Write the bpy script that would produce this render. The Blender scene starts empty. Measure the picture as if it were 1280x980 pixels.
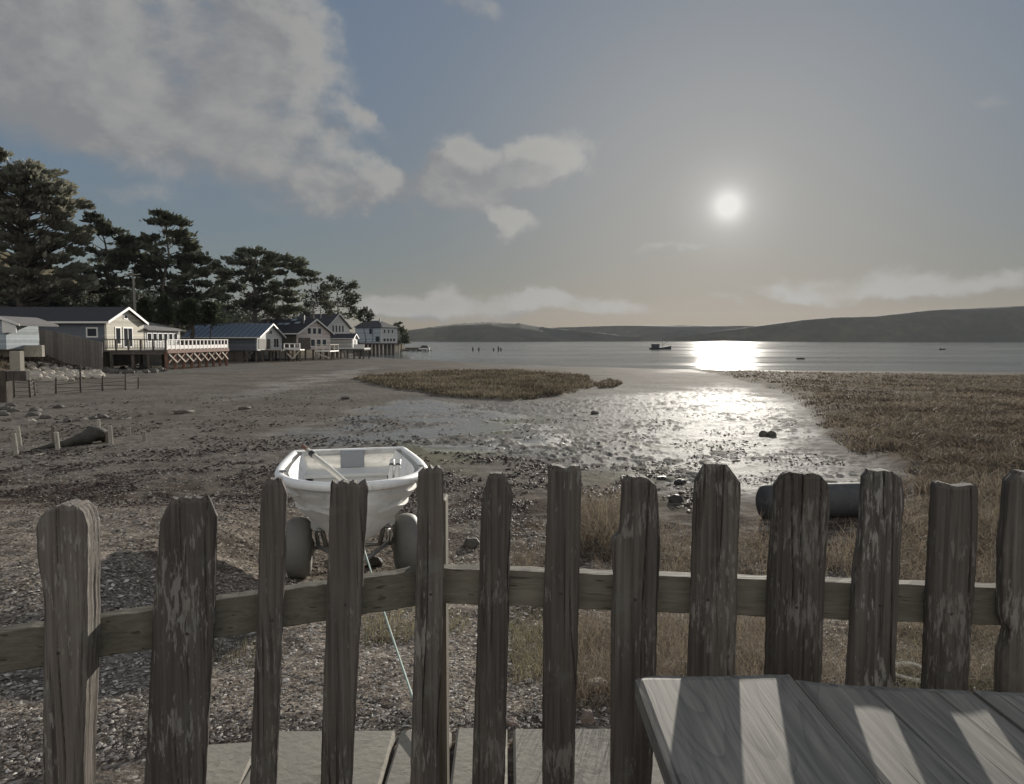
import bpy, math, random
import numpy as np
from mathutils import Vector, Matrix

rnd = random.Random(7)
rng = np.random.default_rng(11)
C = bpy.context.scene.collection
F = 920.0            # focal length in pixels of the 1280 px wide photograph
E = 1.35             # eye height above the patio
TP = 55.0 / F
PITCH = math.atan(TP)
ZW = E - 3.8         # level of the bay

# ------------------------------------------------------------------ helpers
def ray(px, py):
    x = px - 640; u = -(py - 480)
    y = F * math.cos(PITCH) + u * math.sin(PITCH)
    z = -F * math.sin(PITCH) + u * math.cos(PITCH)
    return x / y, z / y
def at(px, py, y):
    a, b = ray(px, py)
    return Vector((a * y, y, E + b * y))

_perm = np.random.default_rng(3).permutation(256); _perm = np.concatenate([_perm, _perm])
_ga = np.random.default_rng(4).random(256) * 2 * np.pi
_gx, _gy = np.cos(_ga), np.sin(_ga)
def perlin(x, y):
    xi = np.floor(x).astype(np.int64); yi = np.floor(y).astype(np.int64)
    xf = x - xi; yf = y - yi; xi &= 255; yi &= 255
    def g(ix, iy, dx, dy):
        h = _perm[_perm[ix & 255] + (iy & 255)]
        return _gx[h] * dx + _gy[h] * dy
    u = xf ** 3 * (xf * (xf * 6 - 15) + 10); v = yf ** 3 * (yf * (yf * 6 - 15) + 10)
    a = g(xi, yi, xf, yf); b = g(xi + 1, yi, xf - 1, yf)
    c = g(xi, yi + 1, xf, yf - 1); d = g(xi + 1, yi + 1, xf - 1, yf - 1)
    return (a + (b - a) * u) * (1 - v) + (c + (d - c) * u) * v
def fbm(x, y, o=4):
    s = 0; a = 1.0; k = 1.0
    for i in range(o):
        s = s + a * perlin(x * k + 17.3 * i, y * k - 9.1 * i); a *= .5; k *= 2.03
    return s
def sstep(a, b, x):
    t = np.clip((x - a) / (b - a), 0, 1)
    return t * t * (3 - 2 * t)

# ------------------------------------------------------------------ terrain shape
_S = [0, 2.62, 3.2, 4.5, 6, 8, 12, 20, 40, 72, 106, 160, 400, 6000]
_D = [1.35, 1.36, 1.47, 1.72, 1.95, 2.07, 2.2, 2.43, 2.85, 3.2, 3.8, 4.6, 8, 10]
_WX = [-300, -60, -36, -18, 7, 24, 61, 200]; _WY = [250, 200, 172, 140, 106, 94, 87, 85]
def Hb(x, y):
    x = np.asarray(x, float); y = np.asarray(y, float)
    yw = np.interp(x, _WX, _WY)
    s = y * (1 + (106 / yw - 1) * sstep(15, 60, y))
    z = E - np.interp(s, _S, _D)
    z = z + .36 * sstep(-1.85, -2.9, x) * sstep(2.7, 4.4, y) * sstep(10, 6.6, y)
    # land with the hillside behind the houses
    xe = np.interp(y, [0, 55, 66, 76, 120, 210, 270, 300], [-39, -38.5, -38.5, -43, -42, -40, -36, -60])
    xe = xe + .8 * perlin(y * .09, y * 0 + 3.3)
    m = sstep(0, 4.5, xe - x) * sstep(330, 285, y)
    hill = .15 + np.maximum(0, -x - 50) * .20 * sstep(330, 200, y) + np.maximum(0, -x - 80) * .12
    hill = np.minimum(hill, 40) + .5 * perlin(x * .07, y * .07) * sstep(45, 55, -x)
    return z * (1 - m) + hill * m
def land(x, y):
    xe = np.interp(y, [0, 55, 66, 76, 120, 210, 270, 300], [-39, -38.5, -38.5, -43, -42, -40, -36, -60])
    xe = xe + .8 * perlin(y * .09, y * 0 + 3.3)
    return sstep(0, 4.5, xe - x) * sstep(330, 285, y)
def Gn(px, py):
    """world points where the view rays of the pixels meet the ground (arrays)"""
    px = np.asarray(px, float); py = np.asarray(py, float)
    x = px - 640; u = -(py - 480)
    yy = F * math.cos(PITCH) + u * math.sin(PITCH); zz = -F * math.sin(PITCH) + u * math.cos(PITCH)
    a = x / yy; b = np.minimum(zz / yy, -1e-3)
    lo = np.full(px.shape, .5); hi = np.full(px.shape, 3000.)
    rr = np.geomspace(1.0, 600, 260)
    r = np.full(px.shape, 600.); done = np.zeros(px.shape, bool)
    prev = np.full(px.shape, .9)
    for t in rr:
        under = (E + b * t <= Hb(a * t, np.full(px.shape, t))) & ~done
        lo[under] = prev[under]; hi[under] = t; done |= under
        prev = np.full(px.shape, t)
    for _ in range(18):
        mid = (lo + hi) / 2
        un = E + b * mid <= Hb(a * mid, mid)
        hi = np.where(un, mid, hi); lo = np.where(un, lo, mid)
    return a * hi, hi, Hb(a * hi, hi)
_RR = np.geomspace(1.0, 600, 500)
def G(px, py):
    a, b = ray(px, py); b = min(b, -1e-3)
    def first(ts):
        u = np.nonzero(E + b * ts <= Hb(a * ts, ts))[0]
        return u[0] if len(u) else len(ts) - 1
    i = first(_RR); ts = np.linspace(_RR[max(0, i - 1)], _RR[i], 200); t_ = ts[first(ts)]
    return Vector((a * t_, t_, float(Hb(a * t_, t_))))
def poly_world(pts):
    a = np.array(pts, float); x, y, z = Gn(a[:, 0], a[:, 1]); return np.stack([x, y], 1)
def poly_sd(P, x, y):
    """signed distance to a polygon, positive inside"""
    ins = np.zeros(x.shape, bool); d = np.full(x.shape, 1e18)
    n = len(P)
    for i in range(n):
        ax, ay = P[i]; bx, by = P[(i + 1) % n]
        c = ((ay > y) != (by > y)) & (x < (bx - ax) * (y - ay) / (by - ay + 1e-12) + ax)
        ins ^= c
        dx, dy = bx - ax, by - ay
        t = np.clip(((x - ax) * dx + (y - ay) * dy) / (dx * dx + dy * dy + 1e-12), 0, 1)
        d = np.minimum(d, (x - ax - t * dx) ** 2 + (y - ay - t * dy) ** 2)
    d = np.sqrt(d)
    return np.where(ins, d, -d)
def poly_in(pts, x, y):
    ins = np.zeros(x.shape, bool); n = len(pts)
    for i in range(n):
        ax, ay = pts[i]; bx, by = pts[(i + 1) % n]
        ins ^= ((ay > y) != (by > y)) & (x < (bx - ax) * (y - ay) / (by - ay + 1e-12) + ax)
    return ins

MARSH_PX = [(862, 462), (900, 469), (940, 479), (985, 493), (1008, 512), (1030, 545), (1080, 572), (1150, 598),
            (1145, 640), (1190, 720), (1500, 760), (1700, 640), (1700, 472), (1280, 471), (1000, 466)]
ISLE_PX = [(440, 474), (480, 469), (560, 464), (650, 464), (735, 471), (748, 483), (705, 495), (640, 502), (565, 497), (500, 488)]
TUFT_PX = [(742, 481), (762, 475), (778, 480), (768, 485), (750, 486)]
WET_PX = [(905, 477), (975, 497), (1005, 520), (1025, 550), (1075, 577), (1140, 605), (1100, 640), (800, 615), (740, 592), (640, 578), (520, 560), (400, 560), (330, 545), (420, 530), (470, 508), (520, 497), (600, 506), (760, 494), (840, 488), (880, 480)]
MARSH = poly_world(MARSH_PX); ISLE = poly_world(ISLE_PX); TUFT = poly_world(TUFT_PX); WET = poly_world(WET_PX)
PUD = poly_world([(330, 545), (430, 518), (470, 506), (525, 500), (600, 508), (690, 535), (700, 556), (600, 564), (500, 562), (420, 562)])
PUD2 = poly_world([(255, 500), (330, 478), (440, 462), (470, 458), (440, 470), (380, 486), (300, 503)])

# ------------------------------------------------------------------ mesh builder
class MB:
    def __init__(s): s.v = []; s.f = []
    def add(s, vs, fs):
        o = len(s.v); s.v += [tuple(v) for v in vs]; s.f += [tuple(i + o for i in f) for f in fs]; return s
    def box(s, lo, hi, M=None, bev=0.0):
        (x0, y0, z0), (x1, y1, z1) = lo, hi
        b = min(bev, (x1 - x0) * .3, (y1 - y0) * .3, (z1 - z0) * .3)
        if b > 0:
            vs = []
            idx = {}
            for sx in (0, 1):
                for sy in (0, 1):
                    for sz in (0, 1):
                        X, Y, Z = (x0, x1)[sx], (y0, y1)[sy], (z0, z1)[sz]
                        dx, dy, dz = (b, -b)[sx], (b, -b)[sy], (b, -b)[sz]
                        idx[sx, sy, sz, 'x'] = len(vs); vs.append((X, Y + dy, Z + dz))
                        idx[sx, sy, sz, 'y'] = len(vs); vs.append((X + dx, Y, Z + dz))
                        idx[sx, sy, sz, 'z'] = len(vs); vs.append((X + dx, Y + dy, Z))
            fs = []
            for q in (0, 1):
                fs.append([idx[q, a, c, 'x'] for a, c in ((0, 0), (1, 0), (1, 1), (0, 1))])
                fs.append([idx[a, q, c, 'y'] for a, c in ((0, 0), (1, 0), (1, 1), (0, 1))])
                fs.append([idx[a, c, q, 'z'] for a, c in ((0, 0), (1, 0), (1, 1), (0, 1))])
            for p in (0, 1):
                for q in (0, 1):
                    fs.append([idx[p, q, 0, 'x'], idx[p, q, 1, 'x'], idx[p, q, 1, 'y'], idx[p, q, 0, 'y']])
                    fs.append([idx[p, 0, q, 'x'], idx[p, 1, q, 'x'], idx[p, 1, q, 'z'], idx[p, 0, q, 'z']])
                    fs.append([idx[0, p, q, 'y'], idx[1, p, q, 'y'], idx[1, p, q, 'z'], idx[0, p, q, 'z']])
            for a in (0, 1):
                for c in (0, 1):
                    for d in (0, 1): fs.append([idx[a, c, d, 'x'], idx[a, c, d, 'y'], idx[a, c, d, 'z']])
        else:
            vs = [(x0, y0, z0), (x1, y0, z0), (x1, y1, z0), (x0, y1, z0), (x0, y0, z1), (x1, y0, z1), (x1, y1, z1), (x0, y1, z1)]
            fs = [(0, 3, 2, 1), (4, 5, 6, 7), (0, 1, 5, 4), (1, 2, 6, 5), (2, 3, 7, 6), (3, 0, 4, 7)]
        if M is not None: vs = [M @ Vector(v) for v in vs]
        return s.add(vs, fs)
    def beam(s, a, b, w, h):
        """square bar from a to b, w across and h up"""
        a = Vector(a); b = Vector(b); d = (b - a).normalized()
        up = Vector((0, 0, 1)) if abs(d.z) < .95 else Vector((0, 1, 0))
        r = d.cross(up).normalized(); u = r.cross(d).normalized()
        vs = []
        for p in (a, b):
            for i, j in ((-1, -1), (1, -1), (1, 1), (-1, 1)): vs.append(p + r * (w / 2 * i) + u * (h / 2 * j))
        return s.add(vs, [(0, 1, 2, 3), (7, 6, 5, 4), (0, 4, 5, 1), (1, 5, 6, 2), (2, 6, 7, 3), (3, 7, 4, 0)])
    def tube(s, pts, rad, n=8, cap=True):
        pts = [Vector(p) for p in pts]
        if not hasattr(rad, '__len__'): rad = [rad] * len(pts)
        vs = []; fs = []; u = None
        for i, p in enumerate(pts):
            d = (pts[min(i + 1, len(pts) - 1)] - pts[max(i - 1, 0)]).normalized()
            if u is None:
                u = d.orthogonal().normalized()
            u = (u - d * u.dot(d)).normalized(); w = d.cross(u)
            for k in range(n):
                t = 2 * math.pi * k / n
                vs.append(p + (u * math.cos(t) + w * math.sin(t)) * rad[i])
        for i in range(len(pts) - 1):
            for k in range(n):
                fs.append((i * n + k, i * n + (k + 1) % n, (i + 1) * n + (k + 1) % n, (i + 1) * n + k))
        if cap: fs.append(tuple(range(n - 1, -1, -1))); fs.append(tuple((len(pts) - 1) * n + k for k in range(n)))
        return s.add(vs, fs)
    def lathe(s, prof, n=24, M=None):
        """prof: list of (radius, z)"""
        vs = []; fs = []
        for r, z in prof:
            for k in range(n):
                t = 2 * math.pi * k / n; vs.append(Vector((r * math.cos(t), r * math.sin(t), z)))
        for i in range(len(prof) - 1):
            for k in range(n): fs.append((i * n + k, i * n + (k + 1) % n, (i + 1) * n + (k + 1) % n, (i + 1) * n + k))
        fs.append(tuple(range(n - 1, -1, -1))); fs.append(tuple((len(prof) - 1) * n + k for k in range(n)))
        if M is not None: vs = [M @ v for v in vs]
        return s.add(vs, fs)
    def prism(s, poly, d):
        """poly: 3-D outline, d: extrusion vector"""
        n = len(poly); d = Vector(d); p = [Vector(q) for q in poly]
        return s.add(p + [q + d for q in p], [tuple(range(n - 1, -1, -1)), tuple(range(n, 2 * n))] + [(i, (i + 1) % n, n + (i + 1) % n, n + i) for i in range(n)])
    def build(s, name, m, parent=None, smooth=False, loc=None):
        me = bpy.data.meshes.new(name); me.from_pydata(s.v, [], s.f); me.update()
        import bmesh
        bm = bmesh.new(); bm.from_mesh(me); bmesh.ops.recalc_face_normals(bm, faces=bm.faces); bm.to_mesh(me); bm.free()
        if smooth: me.polygons.foreach_set('use_smooth', [True] * len(me.polygons))
        if m: me.materials.append(m)
        o = bpy.data.objects.new(name, me); C.objects.link(o)
        if parent: o.parent = parent
        if loc is not None: o.location = loc
        return o
def np_mesh(name, V, Fc, m, parent=None, k=4, smooth=False, attrs=None):
    """fast mesh from arrays; Fc is (n,k)"""
    me = bpy.data.meshes.new(name)
    V = np.ascontiguousarray(V, np.float32); Fc = np.ascontiguousarray(Fc, np.int32)
    me.vertices.add(len(V)); me.vertices.foreach_set('co', V.ravel())
    me.loops.add(Fc.size); me.loops.foreach_set('vertex_index', Fc.ravel())
    me.polygons.add(len(Fc)); me.polygons.foreach_set('loop_start', np.arange(len(Fc), dtype=np.int32) * Fc.shape[1])
    try: me.polygons.foreach_set('loop_total', np.full(len(Fc), Fc.shape[1], np.int32))
    except Exception: pass
    for n_, a in (attrs or {}).items():
        at_ = me.attributes.new(n_, 'FLOAT', 'POINT'); at_.data.foreach_set('value', np.ascontiguousarray(a, np.float32))
    if smooth: me.polygons.foreach_set('use_smooth', np.ones(len(Fc), bool))
    me.update(calc_edges=True); me.validate()
    me.materials.append(m)
    o = bpy.data.objects.new(name, me); C.objects.link(o)
    if parent: o.parent = parent
    return o
def tag(o, label=None, cat=None, group=None, kind=None):
    if label: o['label'] = label
    if cat: o['category'] = cat
    if group: o['group'] = group
    if kind: o['kind'] = kind
    return o
def thing(name, label, cat, loc=(0, 0, 0), rz=0, group=None):
    o = bpy.data.objects.new(name, None); C.objects.link(o)
    o.location = loc; o.rotation_euler = (0, 0, rz); o.empty_display_size = .2
    return tag(o, label, cat, group)

# ------------------------------------------------------------------ materials
class NT:
    def __init__(s, tree): s.t = tree
    def n(s, typ, **kw):
        nd = s.t.nodes.new(typ)
        for k, v in kw.items():
            if k in nd.bl_rna.properties: setattr(nd, k, v)
            else: nd.inputs[k.replace('_', ' ') if k.replace('_', ' ') in nd.inputs else k].default_value = v
        return nd
    def l(s, a, b): s.t.links.new(a, b)
    def math(s, op, a, b=None, clamp=False):
        nd = s.t.nodes.new('ShaderNodeMath'); nd.operation = op; nd.use_clamp = clamp
        for i, q in enumerate((a, b)):
            if q is None: continue
            if isinstance(q, (int, float)): nd.inputs[i].default_value = q
            else: s.l(q, nd.inputs[i])
        return nd.outputs[0]
    def noise(s, vec, scale, detail=4, rough=.55, dist=0):
        nd = s.n('ShaderNodeTexNoise'); nd.inputs['Scale'].default_value = scale; nd.inputs['Detail'].default_value = detail
        nd.inputs['Roughness'].default_value = rough; nd.inputs['Distortion'].default_value = dist
        if vec is not None: s.l(vec, nd.inputs['Vector'])
        return nd.outputs['Fac']
    def mapping(s, vec, scale=(1, 1, 1), loc=(0, 0, 0), rot=(0, 0, 0), typ='POINT'):
        nd = s.n('ShaderNodeMapping'); nd.vector_type = typ
        nd.inputs['Scale'].default_value = scale; nd.inputs['Location'].default_value = loc; nd.inputs['Rotation'].default_value = rot
        s.l(vec, nd.inputs['Vector']); return nd.outputs[0]
    def ramp(s, fac, stops, interp='LINEAR'):
        nd = s.n('ShaderNodeValToRGB'); nd.color_ramp.interpolation = interp
        el = nd.color_ramp.elements
        while len(el) < len(stops): el.new(.5)
        for e, (p, c) in zip(el, stops):
            e.position = p; e.color = (*c, 1) if len(c) == 3 else c
        s.l(fac, nd.inputs[0]); return nd.outputs[0]
    def rng(s, fac, a, b, c=0., d=1., smooth=True):
        nd = s.n('ShaderNodeMapRange'); nd.interpolation_type = 'SMOOTHSTEP' if smooth else 'LINEAR'
        for i, q in enumerate((a, b, c, d)): nd.inputs[i + 1].default_value = q
        s.l(fac, nd.inputs[0]); return nd.outputs[0]
    def mix(s, fac, a, b, typ='MIX'):
        nd = s.n('ShaderNodeMix'); nd.data_type = 'RGBA'; nd.blend_type = typ
        for sock, q in ((nd.inputs[0], fac), (nd.inputs[6], a), (nd.inputs[7], b)):
            if isinstance(q, (int, float)): sock.default_value = q
            elif isinstance(q, tuple): sock.default_value = (*q, 1) if len(q) == 3 else q
            else: s.l(q, sock)
        return nd.outputs[2]
    def bump(s, h, strength, dist, normal=None):
        nd = s.n('ShaderNodeBump'); nd.inputs['Strength'].default_value = strength; nd.inputs['Distance'].default_value = dist
        s.l(h, nd.inputs['Height'])
        if normal is not None: s.l(normal, nd.inputs['Normal'])
        return nd.outputs[0]
    def attr(s, name):
        nd = s.n('ShaderNodeAttribute'); nd.attribute_name = name; return nd.outputs['Fac']
def newmat(name):
    m = bpy.data.materials.new(name); m.use_nodes = True
    t = NT(m.node_tree); b = m.node_tree.nodes['Principled BSDF']
    return m, t, b
def paint(name, c, rough=.6, var=.25, scale=3., bump=.0, metal=0, spec=.4, grime=None):
    """plain coated surface with weathering: two noise layers vary the tone"""
    m, t, b = newmat(name)
    co = t.n('ShaderNodeTexCoord').outputs['Object']
    n1 = t.noise(co, scale, 5, .6); n2 = t.noise(co, scale * 9, 3, .6)
    k = t.math('ADD', t.math('MULTIPLY', n1, .65), t.math('MULTIPLY', n2, .35))
    lo = tuple(x * (1 - var) for x in c); hi = tuple(min(1, x * (1 + var)) for x in c)
    col = t.ramp(k, [(.3, lo), (.7, hi)])
    if grime:
        g = t.rng(t.noise(co, scale * 2.2, 6, .7), .52, .7)
        col = t.mix(t.math('MULTIPLY', g, .7), col, grime)
    t.l(col, b.inputs['Base Color']); b.inputs['Roughness'].default_value = rough; b.inputs['Metallic'].default_value = metal
    b.inputs['Specular IOR Level'].default_value = spec
    if bump: t.l(t.bump(n2, .6, bump), b.inputs['Normal'])
    return m
def boards(name, c, axis=0, pitch=.2, rough=.8, var=.3, groove=.01):
    """siding or boarding: dark joints every pitch metres along an axis"""
    m, t, b = newmat(name)
    co = t.n('ShaderNodeTexCoord').outputs['Object']
    sp = t.n('ShaderNodeSeparateXYZ'); t.l(co, sp.inputs[0])
    u = t.math('DIVIDE', sp.outputs[axis], pitch)
    fr = t.math('FRACT', u)
    wn = t.n('ShaderNodeTexWhiteNoise'); wn.noise_dimensions = '1D'; t.l(t.math('FLOOR', u), wn.inputs['W'])
    k = t.math('ADD', t.math('MULTIPLY', wn.outputs['Value'], .5), t.math('MULTIPLY', t.noise(co, 2.5, 5, .65), .5))
    col = t.ramp(k, [(.2, tuple(x * (1 - var) for x in c)), (.8, tuple(min(1, x * (1 + var)) for x in c))])
    e = t.rng(fr, 0, .09)
    col = t.mix(e, tuple(x * .35 for x in c), col)
    t.l(col, b.inputs['Base Color']); b.inputs['Roughness'].default_value = rough
    t.l(t.bump(e, .7, groove), b.inputs['Normal'])
    return m
def wood(name, dark, light, flake=None, flake_amt=.5, fine=1.0, rough=.85, axis=2, knots=False, warm=None, bumpd=.003, rw=.12):
    m, t, b = newmat(name)
    tc = t.n('ShaderNodeTexCoord'); co = tc.outputs['Object']
    oi = t.n('ShaderNodeObjectInfo').outputs['Random']
    off = t.n('ShaderNodeCombineXYZ'); t.l(t.math('MULTIPLY', oi, 37.), off.inputs[0]); t.l(t.math('MULTIPLY', oi, 91.), off.inputs[2])
    va = t.n('ShaderNodeVectorMath'); va.operation = 'ADD'; t.l(co, va.inputs[0]); t.l(off.outputs[0], va.inputs[1]); co = va.outputs[0]
    s_g = [120 * fine] * 3; s_g[axis] = 2.6
    s_m = [14 * fine] * 3; s_m[axis] = 1.3
    s_f = [125 * fine] * 3; s_f[axis] = 21
    g = t.noise(t.mapping(co, s_g), 1, 5, .65, .4)
    if knots:
        # growth rings: distorted bands, widened around knots
        base = t.mapping(co, [9, 9, 9] if axis != 2 else [9, 9, 9])
        s_k = [5.5] * 3; s_k[axis] = .9
        nz = t.noise(t.mapping(co, s_k), 1, 2, .5, .6)
        ringv = t.math('FRACT', t.math('MULTIPLY', nz, 22))
        ring = t.rng(ringv, .0, .5); 
    mnoi = t.noise(t.mapping(co, s_m), 1, 4, .6)
    k = t.math('ADD', t.math('MULTIPLY', g, .6), t.math('MULTIPLY', mnoi, .4))
    col = t.ramp(k, [(.5 - rw, dark), (.5, tuple((a + c) / 2 for a, c in zip(dark, light))), (.5 + rw, light)])
    h = g
    if knots:
        col = t.mix(t.math('MULTIPLY', t.math('SUBTRACT', 1, ring), .28), col, tuple(x * .6 for x in dark))
        h = t.math('ADD', g, t.math('MULTIPLY', ring, .35))
    if warm:
        col = t.mix(t.rng(t.noise(co, 3.1, 3, .5), .5, .7), col, warm)
    # fine dark checks along the grain
    s_c = [110 * fine] * 3; s_c[axis] = 1.6
    ck = t.rng(t.noise(t.mapping(co, s_c), 1, 2, .5, .2), .64, .70)
    col = t.mix(t.math('MULTIPLY', ck, .6), col, tuple(x * .35 for x in dark))
    h = t.math('SUBTRACT', h, t.math('MULTIPLY', ck, .7))
    if flake:
        fl = t.noise(t.mapping(co, s_f), 1, 6, .68, .25)
        big = t.noise(co, 6, 3, .5)
        fm = t.rng(t.math('ADD', fl, t.math('MULTIPLY', t.math('SUBTRACT', big, .5), .8)), .575, .655)
        col = t.mix(t.math('MULTIPLY', fm, flake_amt), col, flake)
        h = t.math('ADD', h, t.math('MULTIPLY', fm, .25))
    # each board has its own tone, with soft grey-green lichen blotches
    lich = t.rng(t.noise(co, 11, 5, .65), .56, .72)
    if flake: col = t.mix(t.math('MULTIPLY', lich, .45), col, (.15, .15, .125))
    tone = t.rng(oi, 0, 1, .78, 1.22, False); tn = t.n('ShaderNodeVectorMath'); tn.operation = 'SCALE'; t.l(col, tn.inputs[0]); t.l(tone, tn.inputs['Scale']); col = tn.outputs[0]
    t.l(col, b.inputs['Base Color']); b.inputs['Roughness'].default_value = rough; b.inputs['Specular IOR Level'].default_value = .25
    t.l(t.bump(h, .8, bumpd), b.inputs['Normal'])
    return m
def leafmat(name, a, c, trans=.35, rough=.7):
    """foliage: tone from a per-leaf value, some light passes through"""
    m, t, b = newmat(name)
    col = t.ramp(t.attr('tint'), [(0, a), (1, c)])
    t.l(col, b.inputs['Base Color']); b.inputs['Roughness'].default_value = rough; b.inputs['Specular IOR Level'].default_value = .2
    tr = t.n('ShaderNodeBsdfTranslucent'); t.l(col, tr.inputs['Color'])
    mx = t.n('ShaderNodeMixShader'); mx.inputs[0].default_value = trans
    t.l(b.outputs[0], mx.inputs[1]); t.l(tr.outputs[0], mx.inputs[2])
    t.l(mx.outputs[0], m.node_tree.nodes['Material Output'].inputs['Surface'])
    return m

M = {}
M['picket'] = wood('weathered_picket_wood', (.054, .046, .039), (.140, .122, .104), (.25, .232, .205), .65)
M['picket_pale'] = wood('flaking_picket_wood', (.056, .048, .041), (.145, .127, .109), (.31, .29, .258), .75)
M['rail'] = wood('rail_wood', (.105, .095, .072), (.175, .16, .125), None, axis=0, fine=.8)
M['table'] = wood('table_wood', (.092, .087, .079), (.27, .252, .216), None, axis=1, knots=True, fine=.75, rough=.8, bumpd=.0015, rw=.2)
M['post'] = wood('post_wood', (.08, .068, .05), (.17, .147, .115), None)
M['drift'] = wood('driftwood', (.05, .042, .034), (.15, .13, .105), None, axis=0)
M['stake'] = wood('bleached_stake', (.22, .2, .16), (.45, .42, .36), None)
M['piling'] = wood('old_piling', (.035, .028, .022), (.13, .11, .09), None, fine=.2)
M['concrete'] = paint('concrete', (.27, .245, .20), .9, .2, 5, .003, grime=(.12, .105, .085))
M['hull'] = paint('white_hull', (.82, .81, .78), .6, .07, 2.5, 0, spec=.5, grime=(.54, .51, .45))
M['hull_in'] = paint('white_thwart', (.62, .61, .57), .5, .08, 3, 0, grime=(.52, .51, .48))
M['pad'] = paint('grey_pad', (.27, .28, .29), .6, .1)
M['rust'] = paint('rusty_nail', (.045, .036, .03), .8, .4, 60)
M['tyre'] = paint('grey_balloon_tyre', (.165, .16, .145), .65, .12, 6, .001, grime=(.13, .12, .10))
M['alu'] = paint('dull_aluminium', (.30, .29, .27), .45, .2, 6, 0, metal=.7)
M['black'] = paint('black_band', (.03, .03, .03), .6, .2)
M['oar'] = wood('oar_wood', (.38, .36, .31), (.55, .53, .47), None, axis=0, rough=.5)
M['grip'] = wood('oar_grip', (.16, .09, .06), (.26, .16, .10), None, axis=0, rough=.6)
M['rope'] = paint('pale_green_rope', (.30, .38, .33), .8, .2, 40)
M['ropew'] = paint('pale_cord', (.55, .5, .42), .8, .2, 40)
M['pipe'] = paint('dark_pipe', (.055, .055, .055), .75, .35, 4, .003, grime=(.11, .1, .09))
M['rock'] = paint('riprap_stone', (.38, .34, .28), .9, .3, 1.5, .02, grime=(.14, .12, .1))
M['rockd'] = paint('shore_stone', (.085, .075, .062), .8, .35, 5, .01)
M['rockr'] = paint('reddish_stone', (.19, .145, .12), .85, .35, 7, .006)
M['weed'] = paint('dark_seaweed', (.03, .024, .018), .6, .4, 12, .01)
M['weed2'] = paint('weedy_wood', (.055, .048, .038), .8, .5, 5, .02, grime=(.03, .03, .02))
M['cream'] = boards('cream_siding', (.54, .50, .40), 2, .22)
M['white'] = boards('white_siding', (.54, .53, .50), 2, .22, var=.12)
M['pinkish'] = boards('rosy_white_siding', (.50, .435, .395), 2, .2)
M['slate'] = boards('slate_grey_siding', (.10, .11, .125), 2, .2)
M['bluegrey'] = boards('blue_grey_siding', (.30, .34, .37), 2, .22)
M['beige'] = boards('beige_siding', (.36, .34, .31), 2, .2)
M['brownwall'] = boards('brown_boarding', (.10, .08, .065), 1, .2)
M['fenceboard'] = boards('grey_fence_board', (.12, .105, .09), 0, .3)
M['railwhite'] = paint('worn_white_rail', (.50, .46, .42), .6, .15, 4, 0, grime=(.30, .26, .22))
M['trim'] = paint('white_trim', (.62, .60, .56), .5, .08)
M['shingle'] = paint('charcoal_shingle', (.035, .036, .04), .9, .35, 4, .01)
M['shingle2'] = paint('grey_shingle', (.15, .14, .135), .9, .3, 4, .01)
M['metalroof'] = paint('blue_metal_roof', (.11, .145, .19), .4, .2, .6, 0, spec=.5)
M['skylight'] = paint('skylight_glass', (.35, .38, .4), .15, .1)
M['redwood'] = wood('red_stained_timber', (.15, .075, .052), (.28, .155, .11), None, fine=.2)
M['paletimber'] = wood('pale_brace_timber', (.38, .33, .27), (.55, .49, .42), None, fine=.2)
M['darktimber'] = wood('dark_timber', (.05, .042, .036), (.13, .11, .095), None, fine=.2)
M['polewood'] = wood('pole_wood', (.16, .14, .115), (.30, .27, .23), None, fine=.3)
M['wire'] = paint('wire', (.05, .05, .05), .6, .1)
M['boathull'] = paint('dark_boat_paint', (.035, .04, .045), .5, .3)
M['bark'] = wood('bark', (.05, .04, .032), (.14, .12, .10), None, fine=.12, bumpd=.03)
M['barkpale'] = wood('pale_bark', (.22, .20, .17), (.40, .37, .32), None, fine=.12, bumpd=.02)
m, t, b = newmat('window_glass')
b.inputs['Base Color'].default_value = (.03, .035, .04, 1); b.inputs['Roughness'].default_value = .08; M['glass'] = m
M['cyp'] = leafmat('cypress_foliage', (.036, .042, .036), (.15, .155, .105), .28)
M['cyp_olive'] = leafmat('olive_cypress_foliage', (.09, .09, .07), (.30, .29, .22), .35)
M['euc'] = leafmat('eucalyptus_foliage', (.03, .035, .025), (.12, .12, .085), .25)
M['conif'] = leafmat('young_conifer_foliage', (.02, .03, .018), (.085, .095, .05), .2)
M['marsh'] = leafmat('marsh_plants', (.05, .040, .032), (.23, .19, .14), .3)
M['isle'] = leafmat('island_grass', (.045, .038, .028), (.18, .15, .105), .3)
M['dry'] = leafmat('dry_weeds', (.058, .046, .035), (.25, .205, .15), .35)
M['grass'] = leafmat('tussock_grass', (.07, .065, .04), (.26, .23, .15), .35)
M['chips'] = leafmat('shell_litter', (.05, .038, .03), (.42, .38, .33), .0)
M['shell'] = leafmat('pale_shell', (.14, .115, .095), (.62, .57, .50), .0)
M['wrack'] = leafmat('wrack_litter', (.022, .015, .012), (.10, .07, .055), .0)
M['hillgrass'] = leafmat('hillside_scrub', (.032, .038, .028), (.16, .15, .10), .25)

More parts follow.
